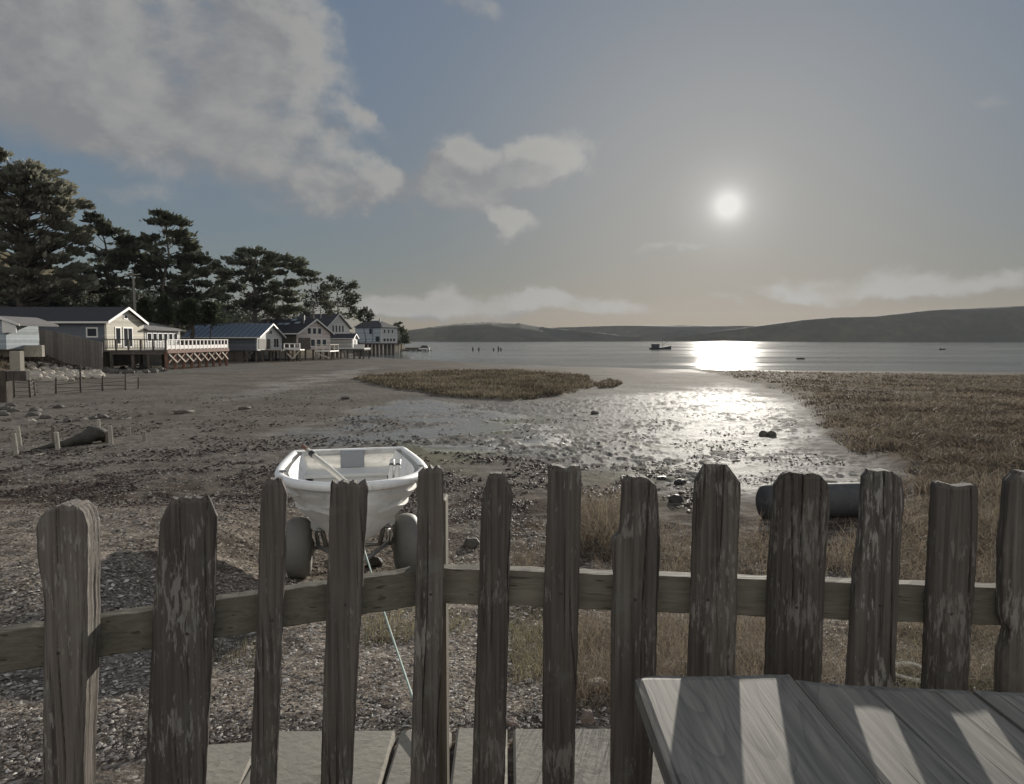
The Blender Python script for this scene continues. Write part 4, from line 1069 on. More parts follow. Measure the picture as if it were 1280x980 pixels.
# house 1, long cottage
d1 = 72; c1 = at(134, 437, d1)
zb = float(Hb(c1.x + 4, d1)) - c1.z - .3
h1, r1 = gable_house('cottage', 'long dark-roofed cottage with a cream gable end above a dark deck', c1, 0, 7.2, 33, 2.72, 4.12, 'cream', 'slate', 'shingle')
window(h1, -2.0, 0, 1.18, 1.15, 1.0, 'side', .13)
window(h1, 0, 1.5, .45, 1.1, 1.8, 'front', .12); window(h1, 0, 3.0, .15, 1.9, 2.1, 'front', .12, 1); window(h1, 0, 3.2, 3.05, .8, .5, 'front', .1)
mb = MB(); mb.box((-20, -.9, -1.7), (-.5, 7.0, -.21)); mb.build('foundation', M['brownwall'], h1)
mb = MB(); mb.prism([(-.05, 7.6, -.1), (-.05, 16, -.1), (-.05, 16, 1.95), (-.05, 7.6, 1.95)], (-.2, 0, 0)); mb.box((-8, 15.8, -.1), (-.251, 16, 1.95)); mb.box((-8, 7.6, -.1), (-.251, 7.8, 2.6)); an = mb.build('annex_wall', M['white'], h1)
mb = MB(); mb.prism([(.4, 7.3, 1.98), (.4, 16.4, 1.98), (-5, 16.4, 3.2), (-5, 7.3, 3.2)], (0, 0, .14)); mb.build('annex_roof', M['shingle2'], h1)
for k in range(6): window(h1, -.05, 8.0 + k * 1.25, .75, 1.05, 1.0, 'front', .1)
# deck 1/2
dk_ = thing('deck', 'long bayside deck on red cross-braced timbers in front of the cottage', 'deck', (c1.x, d1 - .8, c1.z))
DX = at(208, 437, 71.2).x - c1.x; DYL = 15.5; zg = float(Hb(c1.x + 5, d1 + 2)) - c1.z - .3
mb = MB(); mb.box((.1, 0, -.22), (DX, DYL, -.05)); mb.build('platform', M['darktimber'], dk_)
mb = MB(); mb.box((DX + .003, -.02, -.36), (DX + .12, DYL, -.02)); mb.build('edge_beam', M['redwood'], dk_)
mb = MB()
for k in range(6): mb.box((.1 + (DX - .2) * k / 5 - .07, -.02, -.05), (.1 + (DX - .2) * k / 5 + .07, .12, .95))
mb.box((0, -.06, .951), (DX, .16, 1.03)); mb.box((.05, .0, .12), (DX - .2, .09, .2))
for k in range(24): mb.box((.2 + k * (DX - .4) / 24, .03, .2), (.24 + k * (DX - .4) / 24, .07, .95))
mb.build('railing', M['darktimber'], dk_)
mb = MB()
for k in range(17): y = .2 + k * (DYL - .3) / 16; mb.box((DX - .1, y - .09, -.05), (DX, y + .09, .92))
mb.box((DX - .14, .17, .921), (DX + .04, DYL, 1.0)); mb.box((DX - .08, .1, .05), (DX - .02, DYL, .42))
mb.build('railing', M['railwhite'], dk_)
for k in range(9):
    y = .25 + k * (DYL - .5) / 8
    pilings(dk_, [(DX - .15, y)], zg, -.23, .16, 'redwood')
    if k < 8:
        y2 = .25 + (k + 1) * (DYL - .5) / 8
        mb = MB(); mb.beam((DX + .09, y + .1, -.45), (DX + .09, y2 - .1, zg + 1.0), .06, .15); mb.build('brace', M['paletimber'], dk_)
        mb = MB(); mb.beam((DX + .02, y + .1, zg + 1.0), (DX + .02, y2 - .1, -.45), .06, .15); mb.build('brace', M['redwood'], dk_)
pilings(dk_, [(DX * .12, .2), (DX * .45, .25), (DX * .70, .22), (1.2, 5), (3, 6)], zg, -.23, .16, 'piling')
mb = MB(); mb.box((DX * .1, .05, -.45), (DX - .3, .3, -.23)); mb.build('joist', M['darktimber'], dk_)

# leaning board fence and post
a_ = at(46, 447, 66); b_ = at(129, 462, 68)
bf = thing('board_fence', 'grey board fence stepping down the bank beside the cottage', 'fence', (a_.x, a_.y, a_.z))
mb = MB(); nB = 22
for i in range(nB):
    f0, f1 = i / nB, (i + .95) / nB
    p0 = at(46 + 83 * f0, 448 + 14 * f0, 66 + 2 * f0); p1 = at(46 + 83 * f1, 448 + 14 * f1, 66 + 2 * f1)
    tz0 = at(46 + 83 * f0, 411 + 18 * f0 ** 1.3 , 66 + 2 * f0).z; tz1 = at(46 + 83 * f1, 411 + 18 * f1 ** 1.3, 66 + 2 * f1).z + .03 * math.sin(i * 7)
    mb.prism([p0 - a_, p1 - a_, Vector((p1.x, p1.y, tz1)) - a_, Vector((p0.x, p0.y, tz0)) - a_], (0, .05, 0))
mb.build('board', M['fenceboard'], bf)
p = at(49, 441, 64); q_ = at(46.5, 411, 64)
mb = MB(); mb.tube([(0, 0, -.3), q_ - p], [.09, .08], 8); tag(mb.build('fence_post', M['trim'], None, loc=p), 'white pole standing at the left end of the grey board fence', 'post')
# shed at left edge with white eave
p = at(8, 432, 58)
sh = thing('shed', 'grey shed with a white gabled eave at the left edge', 'shed', p)
zE = at(8, 406, 58).z - p.z; zA = at(5, 397.5, 58).z - p.z; xe_ = at(30, 400, 58).x - p.x
mb = MB(); mb.box((-6, 0, -.3), (0, 4, zE + .3)); mb.build('wall', M['bluegrey'], sh)
mb = MB(); mb.prism([(-.35, -.5, zA + .0), (xe_, -.5, zE - .1 + .02), (xe_, 4.4, zE - .08), (-.35, 4.4, zA)], (0, 0, .16)); mb.prism([(-.352, -.5, zA), (-6.3, -.5, zE + .3), (-6.3, 4.4, zE + .3), (-.352, 4.4, zA)], (0, 0, .16)); rf = mb.build('roof', M['shingle2'], sh)
mb = MB(); mb.prism([(.02, -.45, zA - .18), (xe_ - .35, -.45, zE - .06), (xe_ - .35, -.45, zE - .62), (.02, -.45, zE - .62)], (0, .06, 0)); mb.prism([(-.35, -.505, zA - .02), (xe_, -.505, zE - .1), (xe_, -.505, zE + .07), (-.35, -.505, zA + .18)], (0, -.05, 0)); mb.build('gable_trim', M['trim'], rf)
p = at(-10, 440, 60); mb = MB(); mb.box((0, 0, -.4), (at(52, 432, 60).x - p.x, .4, at(52, 431.5, 60).z - p.z), None, .03)
tag(mb.build('retaining_wall', M['rock'], None, loc=p), 'low pale retaining wall above the riprap at left', 'wall')
p = at(12, 461, 50); mb = MB(); mb.box((0, 0, -1.2), (at(25, 461, 50).x - p.x, .5, at(25, 439, 50).z - p.z), None, .03)
tag(mb.build('concrete_pillar', M['concrete'], None, loc=p), 'grey concrete pillar behind the square timber post', 'pillar')

# house 2, blue metal roof
X2 = -36.0; d2 = X2 * F / (322 - 640)
c2 = at(322, 436.5, d2); W2 = X2 * F / (352.5 - 640) - d2
he2 = at(322, 421, d2).z - c2.z; ha2 = at(338, 405.5, d2 + W2 / 2).z - c2.z
h2, r2_ = gable_house('boathouse', 'low boathouse with a blue standing-seam metal roof and white gable', c2, 0, W2, 10.2, he2, ha2, 'white', 'slate', 'metalroof', over=.5, thick=.12)
sl = (ha2 - he2) / (W2 / 2); mb = MB()
for k in range(15):
    x = .45 - k * 11.0 / 14
    mb.prism([(x, -.5, he2 - .5 * sl + .145), (x, W2 / 2, ha2 + .145), (x, W2 / 2, ha2 + .2), (x, -.5, he2 - .5 * sl + .2)], (-.09, 0, 0))
mb.build('roof_seam', M['slate'], r2_)
window(h2, 0, W2 / 2 - .9, he2 + .3, 1.8, .8, 'front', .12, 2); window(h2, 0, 6.9, .1, 2.6, 1.5, 'front', .12, 1)
mb = MB(); mb.box((.01, .4, .02), (.05, 5.4, 1.45)); mb.build('door', M['brownwall'], h2)
zg2 = float(Hb(c2.x + 1, d2 + 2)) - c2.z - .3
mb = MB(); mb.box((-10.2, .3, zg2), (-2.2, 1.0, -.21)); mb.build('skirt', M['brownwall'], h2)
pilings(h2, [(-.3, y) for y in (.3, 3, 6, 9)] + [(-x, .15) for x in (1.6, 3.2, 5, 7, 9)], zg2, -.21, .15)
mb = MB()
for k in range(5): mb.beam((-.6 - k * 1.9, -.03, -.4), (-2.2 - k * 1.9, -.03, zg2 + .5), .06, .14)
mb.build('brace', M['piling'], h2)
dk2 = thing('deck', 'dark timber landing with a white-railed box beside the boathouse', 'deck', c2)
mb = MB(); mb.box((.3, .3, -.3), (3.2, 9, -.1)); mb.build('platform', M['darktimber'], dk2)
pilings(dk2, [(x, y) for x in (.5, 1.7, 3.0) for y in (.6, 4.6, 8.6)], zg2, -.31, .13)
mb = MB()
x0 = at(354.5, 436, 108).x - c2.x; x1 = at(375, 436, 108).x - c2.x; yb = 108 - d2; zz0 = at(354, 437.5, 108).z - c2.z; zz1 = at(354, 429, 108).z - c2.z
mb.box((x0, yb, zz0), (x1, yb + .12, zz0 + .35)); mb.box((x0, yb, zz1 - .14), (x1, yb + .12, zz1))
for k in range(4): mb.box((x0 + (x1 - x0 - .14) * k / 3, yb + .003, zz0 + .352), (x0 + (x1 - x0 - .14) * k / 3 + .14, yb + .115, zz1 - .142))
mb.box((x0, yb + .121, zz0 - .05), (x1, yb + 2.4, zz0 + .1)); mb.build('railing', M['trim'], dk2)
mb = MB(); mb.beam((x0 + .1, yb + .15, zz0 - .1), ((x0 + x1) / 2, yb + .15, zz0 - 1.3), .1, .16); mb.beam((x1 - .1, yb + .15, zz0 - .1), ((x0 + x1) / 2, yb + .15, zz0 - 1.3), .1, .16); mb.build('brace', M['paletimber'], dk2)
pilings(dk2, [(x0 + .15, yb + .4), ((x0 + x1) / 2, yb + .4), (x1 - .15, yb + .4)], zg2, zz0 - .06, .13)

# house 3, rosy gable
d3 = 117; c3 = at(372, 436, d3)
he3 = at(369, 416, d3).z - c3.z; ha3 = at(393, 400, d3 + 4.6).z - c3.z
h3, r3 = gable_house('cottage', 'cottage with rosy white gable windows and dark roof with skylights', c3, -math.radians(18), 9.6, 9.5, he3, ha3, 'pinkish', 'brownwall', 'shingle', over=.5)
for k in range(3): window(h3, 0, 2.7 + k * 1.5, he3 - .25, 1.2, 1.15, 'front', .12)
for k in range(3): window(h3, 0, 3.6 + k * 1.7, .3, 1.4, 1.3, 'front', .12)
mb = MB(); mb.box((.02, .2, -.1), (.3, 3.2, 1.75)); mb.build('garage_door', M['darktimber'], h3)
sl3 = (ha3 - he3) / 4.8
for k, (x, y) in enumerate([(-2.6, 3.0), (-4.4, 2.6), (-5.6, 2.6), (-4.0, 4.1)]):
    mb = MB(); z_ = he3 + sl3 * y + .2; mb.prism([(x, y, z_), (x + .9, y, z_), (x + .9, y + .6, z_ + .6 * sl3), (x, y + .6, z_ + .6 * sl3)], (0, 0, .05)); mb.build('skylight', M['skylight'], r3)
mb = MB(); mb.tube([(-.9, 3.2, he3 + .8), (-.9, 3.2, ha3 + .75)], .16, 8); mb.build('flue', M['alu'], r3)
zg3 = float(Hb(c3.x + 2, d3 + 3)) - c3.z - .3
pilings(h3, [(-.3, y) for y in (.4, 2.6, 4.8, 7, 9.2)], zg3, -.2, .15)
dk3 = thing('deck', 'small pale-railed pier deck in front of the rosy cottage', 'deck', at(394, 439, 119))
z0_ = float(Hb(dk3.location.x, 120)) - dk3.location.z - .3
mb = MB(); mb.box((0, 0, -.1), (2.4, 6, .08)); mb.build('platform', M['trim'], dk3)
mb = MB()
for x, y in ((0, 0), (1.15, 0), (2.3, 0), (2.3, 3), (2.3, 5.9)): mb.box((x, y, .081), (x + .12, y + .12, 1.0))
mb.box((-.05, -.02, 1.001), (2.45, .14, 1.1)); mb.box((2.3, .141, 1.001), (2.42, 6, 1.1)); mb.beam((.1, .06, .1), (2.3, .06, 1.0), .06, .1); mb.build('railing', M['paletimber'], dk3)
pilings(dk3, [(x, y) for x in (.1, 1.2, 2.3) for y in (.1, 3, 5.9)], z0_, -.11, .13, 'polewood')
mb = MB(); mb.beam((.1, -.05, -.3), (2.3, -.05, z0_ + .7), .07, .15); mb.build('brace', M['paletimber'], dk3)

# house 4, tall white gable
d4 = 142; c4 = at(408, 432, d4)
he4 = at(406, 409, d4).z - c4.z; ha4 = at(419, 393, d4 + 3.5).z - c4.z
h4, r4 = gable_house('white_house', 'tall narrow house with a steep white gable behind the small shed', c4, -math.radians(25), 7.2, 9, he4, ha4, 'white', 'bluegrey', 'shingle', over=.45)
for k in range(4): window(h4, 0, 1.7 + k * 1.0, he4 - 1.0, .75, 1.5, 'front', .11)
mb = MB(); mb.tube([(-3.2, 2.4, he4 + 1), (-3.2, 2.4, ha4 + 1.0)], .16, 8); mb.build('flue', M['alu'], r4)
pilings(h4, [(-.3, y) for y in (.4, 3.5, 6.8)], -4, -.2, .15)
# shed on pier
d6 = 140; c6 = at(441, 434.5, d6)
he6 = at(441, 423, d6).z - c6.z; ha6 = at(443, 418, d6 + 2).z - c6.z
h6, r6 = gable_house('pier_shed', 'small beige shed with a white gable on a low pier', c6, 0, 4.2, 4.4, he6, ha6, 'white', 'beige', 'shingle', over=.25, thick=.12)
tag(h6, None, 'shed')
window(h6, 0, 1.5, .2, 1.0, 1.3, 'front', .1)
pd = thing('pier', 'low dark pier on short pilings under the beige shed', 'pier', c6)
zg6 = float(Hb(c6.x, d6)) - c6.z - .3
mb = MB(); mb.box((-7.2, -1.2, -.5), (2.4, 5, -.22)); mb.build('platform', M['darktimber'], pd)
mb = MB(); mb.box((-3.5, -1.25, -.24), (2.45, -1.203, -.02)); mb.box((.4, -1.2, -.2), (2.4, -1.1, .62)); mb.box((.4, -.9, -.2), (2.4, 5, -.1)); mb.build('edge_board', M['trim'], pd)
for x in (-6.8, -5, -3.4, -2.1, -.8, .4, 1.4, 2.2):
    pilings(pd, [(x, -.9)], zg6, -.51, .15)
pilings(pd, [(x, 4.4) for x in (-5, -2, .5, 2.2)], zg6, -.51, .15)

# house 5, big hip-roofed house
d5 = 205; c5 = at(477, 428.5, d5)
he5 = at(477, 409, d5).z - c5.z; hr5 = at(470, 400.5, d5 + 3).z - c5.z
L5 = 8.4; W5 = 9.0
h5 = thing('bay_house', 'two-storey blue-grey house with a dark hip roof at the far end of the row', 'house', c5, -math.radians(20))
mb = MB(); mb.box((-.2, 0, -.1), (0, W5, he5)); mb.build('front_wall', M['white'], h5)
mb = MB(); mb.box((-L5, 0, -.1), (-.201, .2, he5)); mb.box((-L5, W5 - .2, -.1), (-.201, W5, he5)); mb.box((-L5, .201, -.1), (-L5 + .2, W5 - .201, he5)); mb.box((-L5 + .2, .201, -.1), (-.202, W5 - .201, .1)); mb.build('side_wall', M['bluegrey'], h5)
mb = MB(); o_ = .45
mb.add([(-L5 - o_, -o_, he5), (o_, -o_, he5), (o_, W5 + o_, he5), (-L5 - o_, W5 + o_, he5), (-L5 + .4, W5 / 2, hr5), (-3.0, W5 / 2, hr5)], [(0, 1, 5, 4), (1, 2, 5), (2, 3, 4, 5), (3, 0, 4), (3, 2, 1, 0)])
r5 = mb.build('roof', M['shingle'], h5)
mb = MB(); mb.tube([(-2.4, 3.2, hr5 - 1.2), (-2.4, 3.2, hr5 + .55)], .22, 8); mb.build('chimney', M['alu'], r5)
for y in (1.2, 3.4, 5.6): window(h5, 0, y, he5 - 1.7, 1.0, 1.1, 'front', .1)
for y in (.9, 2.7, 4.5, 6.3): window(h5, 0, y, .3, 1.4, 1.0, 'front', .1)
window(h5, -3.9, 0, he5 - 1.9, .9, 1.5, 'side', .1, 0, 'slate'); window(h5, -1.9, 0, .3, 1.3, 1.5, 'side', .1, 0, 'slate')
mb = MB(); mb.box((-2.85, -.1, .1), (-2.7, -.003, he5 - .1)); mb.build('downpipe', M['slate'], h5)
zg5 = ZW - c5.z - .5
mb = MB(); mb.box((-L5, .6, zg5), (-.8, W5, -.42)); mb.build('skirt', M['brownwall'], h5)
mb = MB(); mb.box((-L5 - .2, -.5, -.4), (1.0, W5 + .3, -.11)); mb.build('platform', M['darktimber'], h5)
pilings(h5, [(.6, y) for y in (-.2, 2, 4.2, 6.4, 8.6)] + [(-x, -.2) for x in (.6, 1.8, 3.0, 4.2)], zg5, -.41, .2, 'paletimber')
# point with rocks and a low landing
r3_ = random.Random(9)
for k in range(16):
    px = r3_.uniform(497, 545); g = at(px, 438.4 - max(0, (515 - px) * .12), 262)
    s = r3_.uniform(.5, 1.1) * (1.5 if px < 515 else .8)
    me = rmesh[k % 7].copy(); me.materials[0] = M['rockd']; o = bpy.data.objects.new('point_rock', me); C.objects.link(o); o.scale = (s * 2, s * 2, s * 1.6); o.location = (g.x, g.y + r3_.uniform(-3, 3), ZW + .15); o.rotation_euler = (0, 0, r3_.uniform(0, 6))
    tag(o, 'dark rock at the end of the point beyond the houses', 'rock', 'rocks on the point beyond the houses')
p = at(522, 437, 262); ld = thing('landing', 'low dark landing with a white patch at the tip of the point', 'landing', (p.x, p.y, ZW))
mb = MB(); mb.box((-4.2, -1.5, .3), (4.2, 2, 1.15)); mb.build('deck_block', M['darktimber'], ld)
mb = MB(); mb.box((.6, -1.6, .5), (4.0, -1.503, .95)); mb.build('fender_board', M['trim'], ld)
mb = MB(); mb.prism([(1.0, -1, 1.16), (4.1, -1, 1.16), (3.4, 0, 1.9), (1.6, 0, 1.9)], (0, 1.6, 0)); mb.build('cover', M['shingle'], ld)
pilings(ld, [(x, -1.3) for x in (-4, -2, 0, 2, 4)], -.6, .29, .18)
for px, top, lb in ((591, 434, 'leftmost old piling stump out in the bay'), (598.5, 434.5, 'old piling stump second from left in the bay'), (617, 435, 'low old piling stump in the middle of the bay stumps'), (623, 433, 'tallest old piling stump out in the bay'), (626, 434.5, 'rightmost old piling stump out in the bay')):
    p = at(px, 439, 265); q_ = at(px, top, 265); mb = MB(); mb.tube([(0, 0, -.5), (0, 0, q_.z - ZW - .1), (0, 0, q_.z - ZW)], [.28, .26, .2], 8)
    tag(mb.build('piling_stump', M['piling'], None, loc=(p.x, p.y, ZW)), lb, 'piling', 'old piling stumps in the bay')

# ------------------------------------------------------------------ boats on the water
p = at(825, 437, 300)
fb = thing('fishing_boat', 'dark fishing boat with cabin and masts moored left of the sun glitter', 'boat', (p.x, p.y, ZW))
vs = []; fs = []; st = []
for i in range(13):
    s = i / 12; x = -4.2 + 8.4 * s; hw = 1.35 * (1 - max(0, (s - .45) / .55) ** 2.2) * (.85 + .15 * min(1, s * 4)) + .02; zt = .75 + .75 * max(0, s - .35) ** 1.6 * 1.9; 
    st.append((x + .35 * s * s, hw, zt))
for x, hw, zt in st: vs += [(x - .25, 0, -.5), (x, -hw * .8, -.2), (x, -hw, zt), (x, hw, zt), (x, hw * .8, -.2)]
for i in range(12):
    for k in range(5): fs.append((i * 5 + k, i * 5 + (k + 1) % 5, (i + 1) * 5 + (k + 1) % 5, (i + 1) * 5 + k))
fs += [tuple(range(5)), tuple(60 + k for k in range(5))]
mb = MB(); mb.add(vs, fs); mb.build('hull', M['boathull'], fb)
mb = MB(); mb.box((-3.4, -1.0, .7), (-.4, 1.0, 2.1), None, .05); mb.box((-3.6, -1.15, 2.103), (-.2, 1.15, 2.22)); cb = mb.build('cabin', M['boathull'], fb)
mb = MB(); mb.box((-3.0, -1.03, 1.35), (-2.2, -1.003, 1.85)); mb.box((-1.7, -1.03, 1.35), (-.9, -1.003, 1.85)); mb.build('window', M['glass'], cb)
mb = MB(); mb.tube([(.9, 0, .7), (.9, 0, 4.2)], .07, 6); mb.build('mast', M['boathull'], fb)
mb = MB(); mb.tube([(.9, 0, 1.6), (3.0, 0, 3.2)], .05, 5); mb.tube([(.9, 0, 4.1), (4.2, 0, 1.6)], .025, 4); mb.tube([(.9, 0, 4.1), (-.4, 0, 2.2)], .025, 4); mb.build('rigging', M['boathull'], fb)
mb = MB(); mb.tube([(-1.2, 0, 2.2), (-1.2, 0, 3.3)], .04, 5); mb.build('aerial', M['boathull'], fb)
for px, py, L_, lb in ((1178, 437.3, 2.4, 'tiny dark skiff moored far out at right'),):
    p = at(px, py, 290); o = thing('skiff', lb, 'boat', (p.x, p.y, ZW))
    mb = MB(); vs = []; fs = []
    for i in range(7):
        s = i / 6; hw = .55 * (1 - max(0, (s - .4) / .6) ** 2) + .02; x = -L_ / 2 + L_ * s; z_ = .35 + .25 * s * s
        vs += [(x, 0, -.1), (x, -hw, z_), (x, hw, z_)]
    for i in range(6):
        for k in range(3): fs.append((i * 3 + k, i * 3 + (k + 1) % 3, (i + 1) * 3 + (k + 1) % 3, (i + 1) * 3 + k))
    fs += [(0, 1, 2), (18, 19, 20)]; mb.add(vs, fs); mb.build('hull', M['boathull'] if px > 1000 else M['pad'], o)
    mb = MB(); mb.box((-L_ * .4, -.2, .3), (-L_ * .25, .2, .75), None, .04); mb.build('outboard_motor', M['black'], o)
g = G(1001, 455.5); mb = MB(); mb.tube([(-.9, 0, .1), (0, 0, .16), (.8, .1, .1)], [.12, .16, .1], 8); tag(mb.build('driftwood_log', M['drift'], None, True, loc=(g.x, g.y, max(g.z, ZW))), 'dark log stranded at the water edge below the sun glitter', 'driftwood')

# ------------------------------------------------------------------ utility poles and wires
def pole(px, ytop, ybase, d, label, arm=True):
    b_ = at(px + 2.5, ybase, d); t_ = at(px - 1, ytop, d); o = thing('utility_pole', label, 'pole', b_)
    v = t_ - b_
    mb = MB(); mb.tube([(0, 0, -.5), v * .5, v], [.16, .14, .11], 8); mb.build('mast', M['polewood'], o)
    if arm:
        mb = MB(); mb.beam(v * .955 + Vector((-.95, -.15, 0)), v * .955 + Vector((.95, -.15, .05)), .1, .12); mb.build('crossarm', M['polewood'], o)
        for x in (-.8, -.3, .8):
            mb = MB(); mb.lathe([(.04, 0), (.06, .04), (.03, .14)], 8, Matrix.Translation(v * .955 + Vector((x, -.15, .06)))); mb.build('insulator', M['pad'], o)
    return t_
t1 = pole(167, 341, 398, 88, 'tall leaning utility pole behind the cottage gable')
t2 = pole(333, 369, 400, 122, 'short utility pole with a crossarm behind the boathouse roof')
def cable(a_, b_, sag, lb, r_=.025):
    pts = [a_.lerp(b_, i / 16) - Vector((0, 0, sag * 4 * (i / 16) * (1 - i / 16))) for i in range(17)]
    mb = MB(); mb.tube([q - a_ for q in pts], r_, 5); tag(mb.build('power_line', M['wire'], None, loc=a_), lb, 'cable', 'overhead cables')
cable(at(-30, 376, 80), at(180, 401, 96), .3, 'thick cable sloping over the cottage roof from the left edge', .05)
cable(t1 + Vector((0, 0, -.3)), t2 + Vector((0, 0, -.2)), 1.0, 'cable strung between the two utility poles')
cable(t1 + Vector((0, 0, -.9)), at(236, 402, 100), .6, 'cable falling from the leaning pole to the boathouse roof')
cable(t1 + Vector((0, 0, -1.2)), at(-40, 352, 84), .8, 'cable running from the leaning pole out of the left edge')
cable(at(180, 401.5, 98), at(318, 401, 112), .35, 'pale cable above the blue boathouse roof', .06)
mb = MB(); a_ = t1; b_ = at(162, 393, 88); mb.tube([(0, 0, -.8), b_ - a_], .03, 5); tag(mb.build('guy_wire', M['wire'], None, loc=a_), 'short guy wire beside the leaning utility pole', 'cable')

# ------------------------------------------------------------------ trees
def tree(name, label, d, base, blobs, leafm, barkm='bark', seed=0, leaf=.45, dens=1.0, flat=.45, group=None, trunk_r=.35, spray=.5, depth=2.5, lean=0, fork=None):
    """blobs: (px, py, half width px, half height px) of foliage masses; limbs run from the trunk to each mass"""
    r = np.random.default_rng(seed); k = d / F
    gx, gy, gzz = Gn([base[0]], [base[1]])
    b_ = Vector((at(base[0], base[1], d).x, d, float(Hb(at(base[0], base[1], d).x, d)) - .3))
    o = thing(name, label, 'tree', b_, 0, group)
    pts = [at(q[0], q[1], d) for q in blobs]
    top = max(p.z for p in pts); apex = min(blobs, key=lambda q: q[1])
    tx = at(apex[0], apex[1], d).x
    mbt = MB()
    tr = []
    for i in range(9):
        s = i / 8; tr.append(Vector(((tx - b_.x) * s ** 1.3 + .25 * math.sin(i * 1.9 + seed), .2 * math.sin(i * 1.3 + seed * 2), (top - b_.z) * s * .97)))
    mbt.tube(tr, [trunk_r * (1 - .85 * i / 8) for i in range(9)], 8)
    V = []; T = []; tint = []; nv = 0
    for q, p in zip(blobs, pts):
        off = r.uniform(-1, 1) * depth
        c = Vector((p.x, p.y + off, p.z)) - b_
        s0 = min(.95, max(.1, (c.z - abs(c.x) * .35) / (top - b_.z)))
        i0 = s0 * 8; j0 = int(i0); f0 = i0 - j0; a_ = tr[j0].lerp(tr[min(8, j0 + 1)], f0)
        m1 = a_.lerp(c, .5) + Vector((0, 0, -.15 * (c - a_).length * .3 + .1 * r.uniform(-1, 1)))
        rr_ = trunk_r * .35 * (1 - .6 * s0)
        mbt.tube([a_, m1, c], [rr_, rr_ * .65, rr_ * .25], 6)
        rx = q[2] * k * 1.05; rz = q[3] * k * 1.15; ry = max(rx * .8, .6)
        n = int(dens * (120 + 9 * rx * rz / (leaf * leaf) * 4))
        n = int(min(n, 3200) * (1.35 if leafm == 'cyp' else 1))
        # sub-clumps in the mass make gaps and plates
        nc = max(4, int(rx * rz * 2.2)); nc = min(nc, 40)
        u = r.normal(size=(nc, 3)); u /= np.linalg.norm(u, axis=1)[:, None]; u *= (r.random(nc) ** .45)[:, None]
        cc = u * np.array([rx, ry, rz]) + np.array(c)
        idx = r.integers(0, nc, n)
        cr = .34 * min(rx, 1.6) + .16
        pos = cc[idx] + r.normal(size=(n, 3)) * np.array([cr * .7, cr * .7, cr * flat * .55])
        out = pos - np.array(a_); out /= np.linalg.norm(out, axis=1)[:, None] + 1e-6
        dr = out + r.normal(size=(n, 3)) * .32; dr[:, 2] = dr[:, 2] * .6 + spray * (.4 + .6 * r.random(n)) * .8
        dr /= np.linalg.norm(dr, axis=1)[:, None]
        L_ = leaf * (.5 + 1.2 * r.random(n) ** 1.5); sd = np.cross(dr, r.normal(size=(n, 3))); sd /= np.linalg.norm(sd, axis=1)[:, None] + 1e-6
        w = (L_ * (.18 + .2 * r.random(n)))[:, None] * sd
        e = pos + dr * L_[:, None]; mid = pos + dr * (L_ * .45)[:, None]
        V.append(np.stack([pos, mid + w, e, mid - w], 1).reshape(-1, 3)); i = np.arange(n) * 4 + nv; nv += 4 * n
        T.append(np.stack([i, i + 1, i + 2, i + 3], 1))
        ct = r.random(nc); tint.append(np.repeat(np.clip(.25 + .5 * ct[idx] + .35 * (r.random(n) - .4), 0, 1), 4))
    mbt.build('trunk', M[barkm], o)
    np_mesh('crown', np.concatenate(V), np.concatenate(T), M[leafm], o, attrs={'tint': np.concatenate(tint)})
    return o
# big grey-olive cypress at the left edge
rb = random.Random(12); bl = []
env = [(198, -20, 30), (206, -20, 48), (218, -20, 66), (228, -20, 85), (240, -20, 96), (250, -25, 100), (262, -25, 92), (275, -25, 100), (290, -25, 98), (305, -25, 92), (320, -25, 100), (335, -25, 104), (350, -25, 96), (362, -25, 80)]
for y, x0, x1 in [(y_ + 5, a0_, b0_ - 5) for y_, a0_, b0_ in env]:
    n_ = 11
    for i in range(n_): bl.append((x0 + (x1 - x0) * (i + rb.uniform(.1, .9)) / n_, y + rb.uniform(-6, 6) + 3, rb.uniform(6, 12), rb.uniform(2.4, 4.5)))
    bl.append((x1 - rb.uniform(-7, 12), y + rb.uniform(-5, 5), rb.uniform(5, 11), 1.5))
tree('cypress_tree', 'huge grey-olive cypress filling the left edge above the cottage roof', 84, (30, 385), bl, 'cyp_olive', seed=1, leaf=.62, flat=.45, trunk_r=.6, depth=3.5, dens=1.25, group='cypress trees on the hillside')
bl = [(125, 277, 9, 3), (133, 284, 12, 4), (120, 290, 8, 3), (142, 292, 16, 5), (150, 300, 20, 6), (118, 300, 9, 3), (135, 307, 22, 6), (165, 305, 14, 6), (125, 318, 20, 6), (150, 320, 26, 8), (172, 322, 16, 8), (118, 330, 16, 5), (140, 338, 26, 8), (165, 340, 22, 9), (125, 352, 24, 9), (150, 358, 30, 10), (110, 312, 6, 2.5), (112, 342, 10, 5)]
tree('cypress_tree', 'dark cypress with wind-swept arms pointing left, right of the huge cypress', 96, (152, 392), bl, 'cyp', seed=2, leaf=.6, flat=.35, depth=3, trunk_r=.4, group='cypress trees on the hillside', spray=.6)
bl = [(210, 272, 7, 2.5), (217, 275, 10, 3), (203, 279, 7, 2.5), (224, 282, 9, 3), (211, 284, 12, 4), (206, 292, 9, 4), (220, 295, 10, 4), (214, 303, 14, 5), (195, 302, 12, 4), (228, 305, 6, 3), (203, 314, 14, 5), (190, 320, 14, 6), (205, 330, 20, 7), (188, 338, 16, 8), (210, 345, 22, 8), (195, 358, 26, 9)]
tree('cypress_tree', 'slim dark cypress whose top stands highest right of the wind-swept one', 98, (203, 392), bl, 'cyp', seed=3, leaf=.6, flat=.35, depth=2.4, trunk_r=.4, group='cypress trees on the hillside', spray=.7)
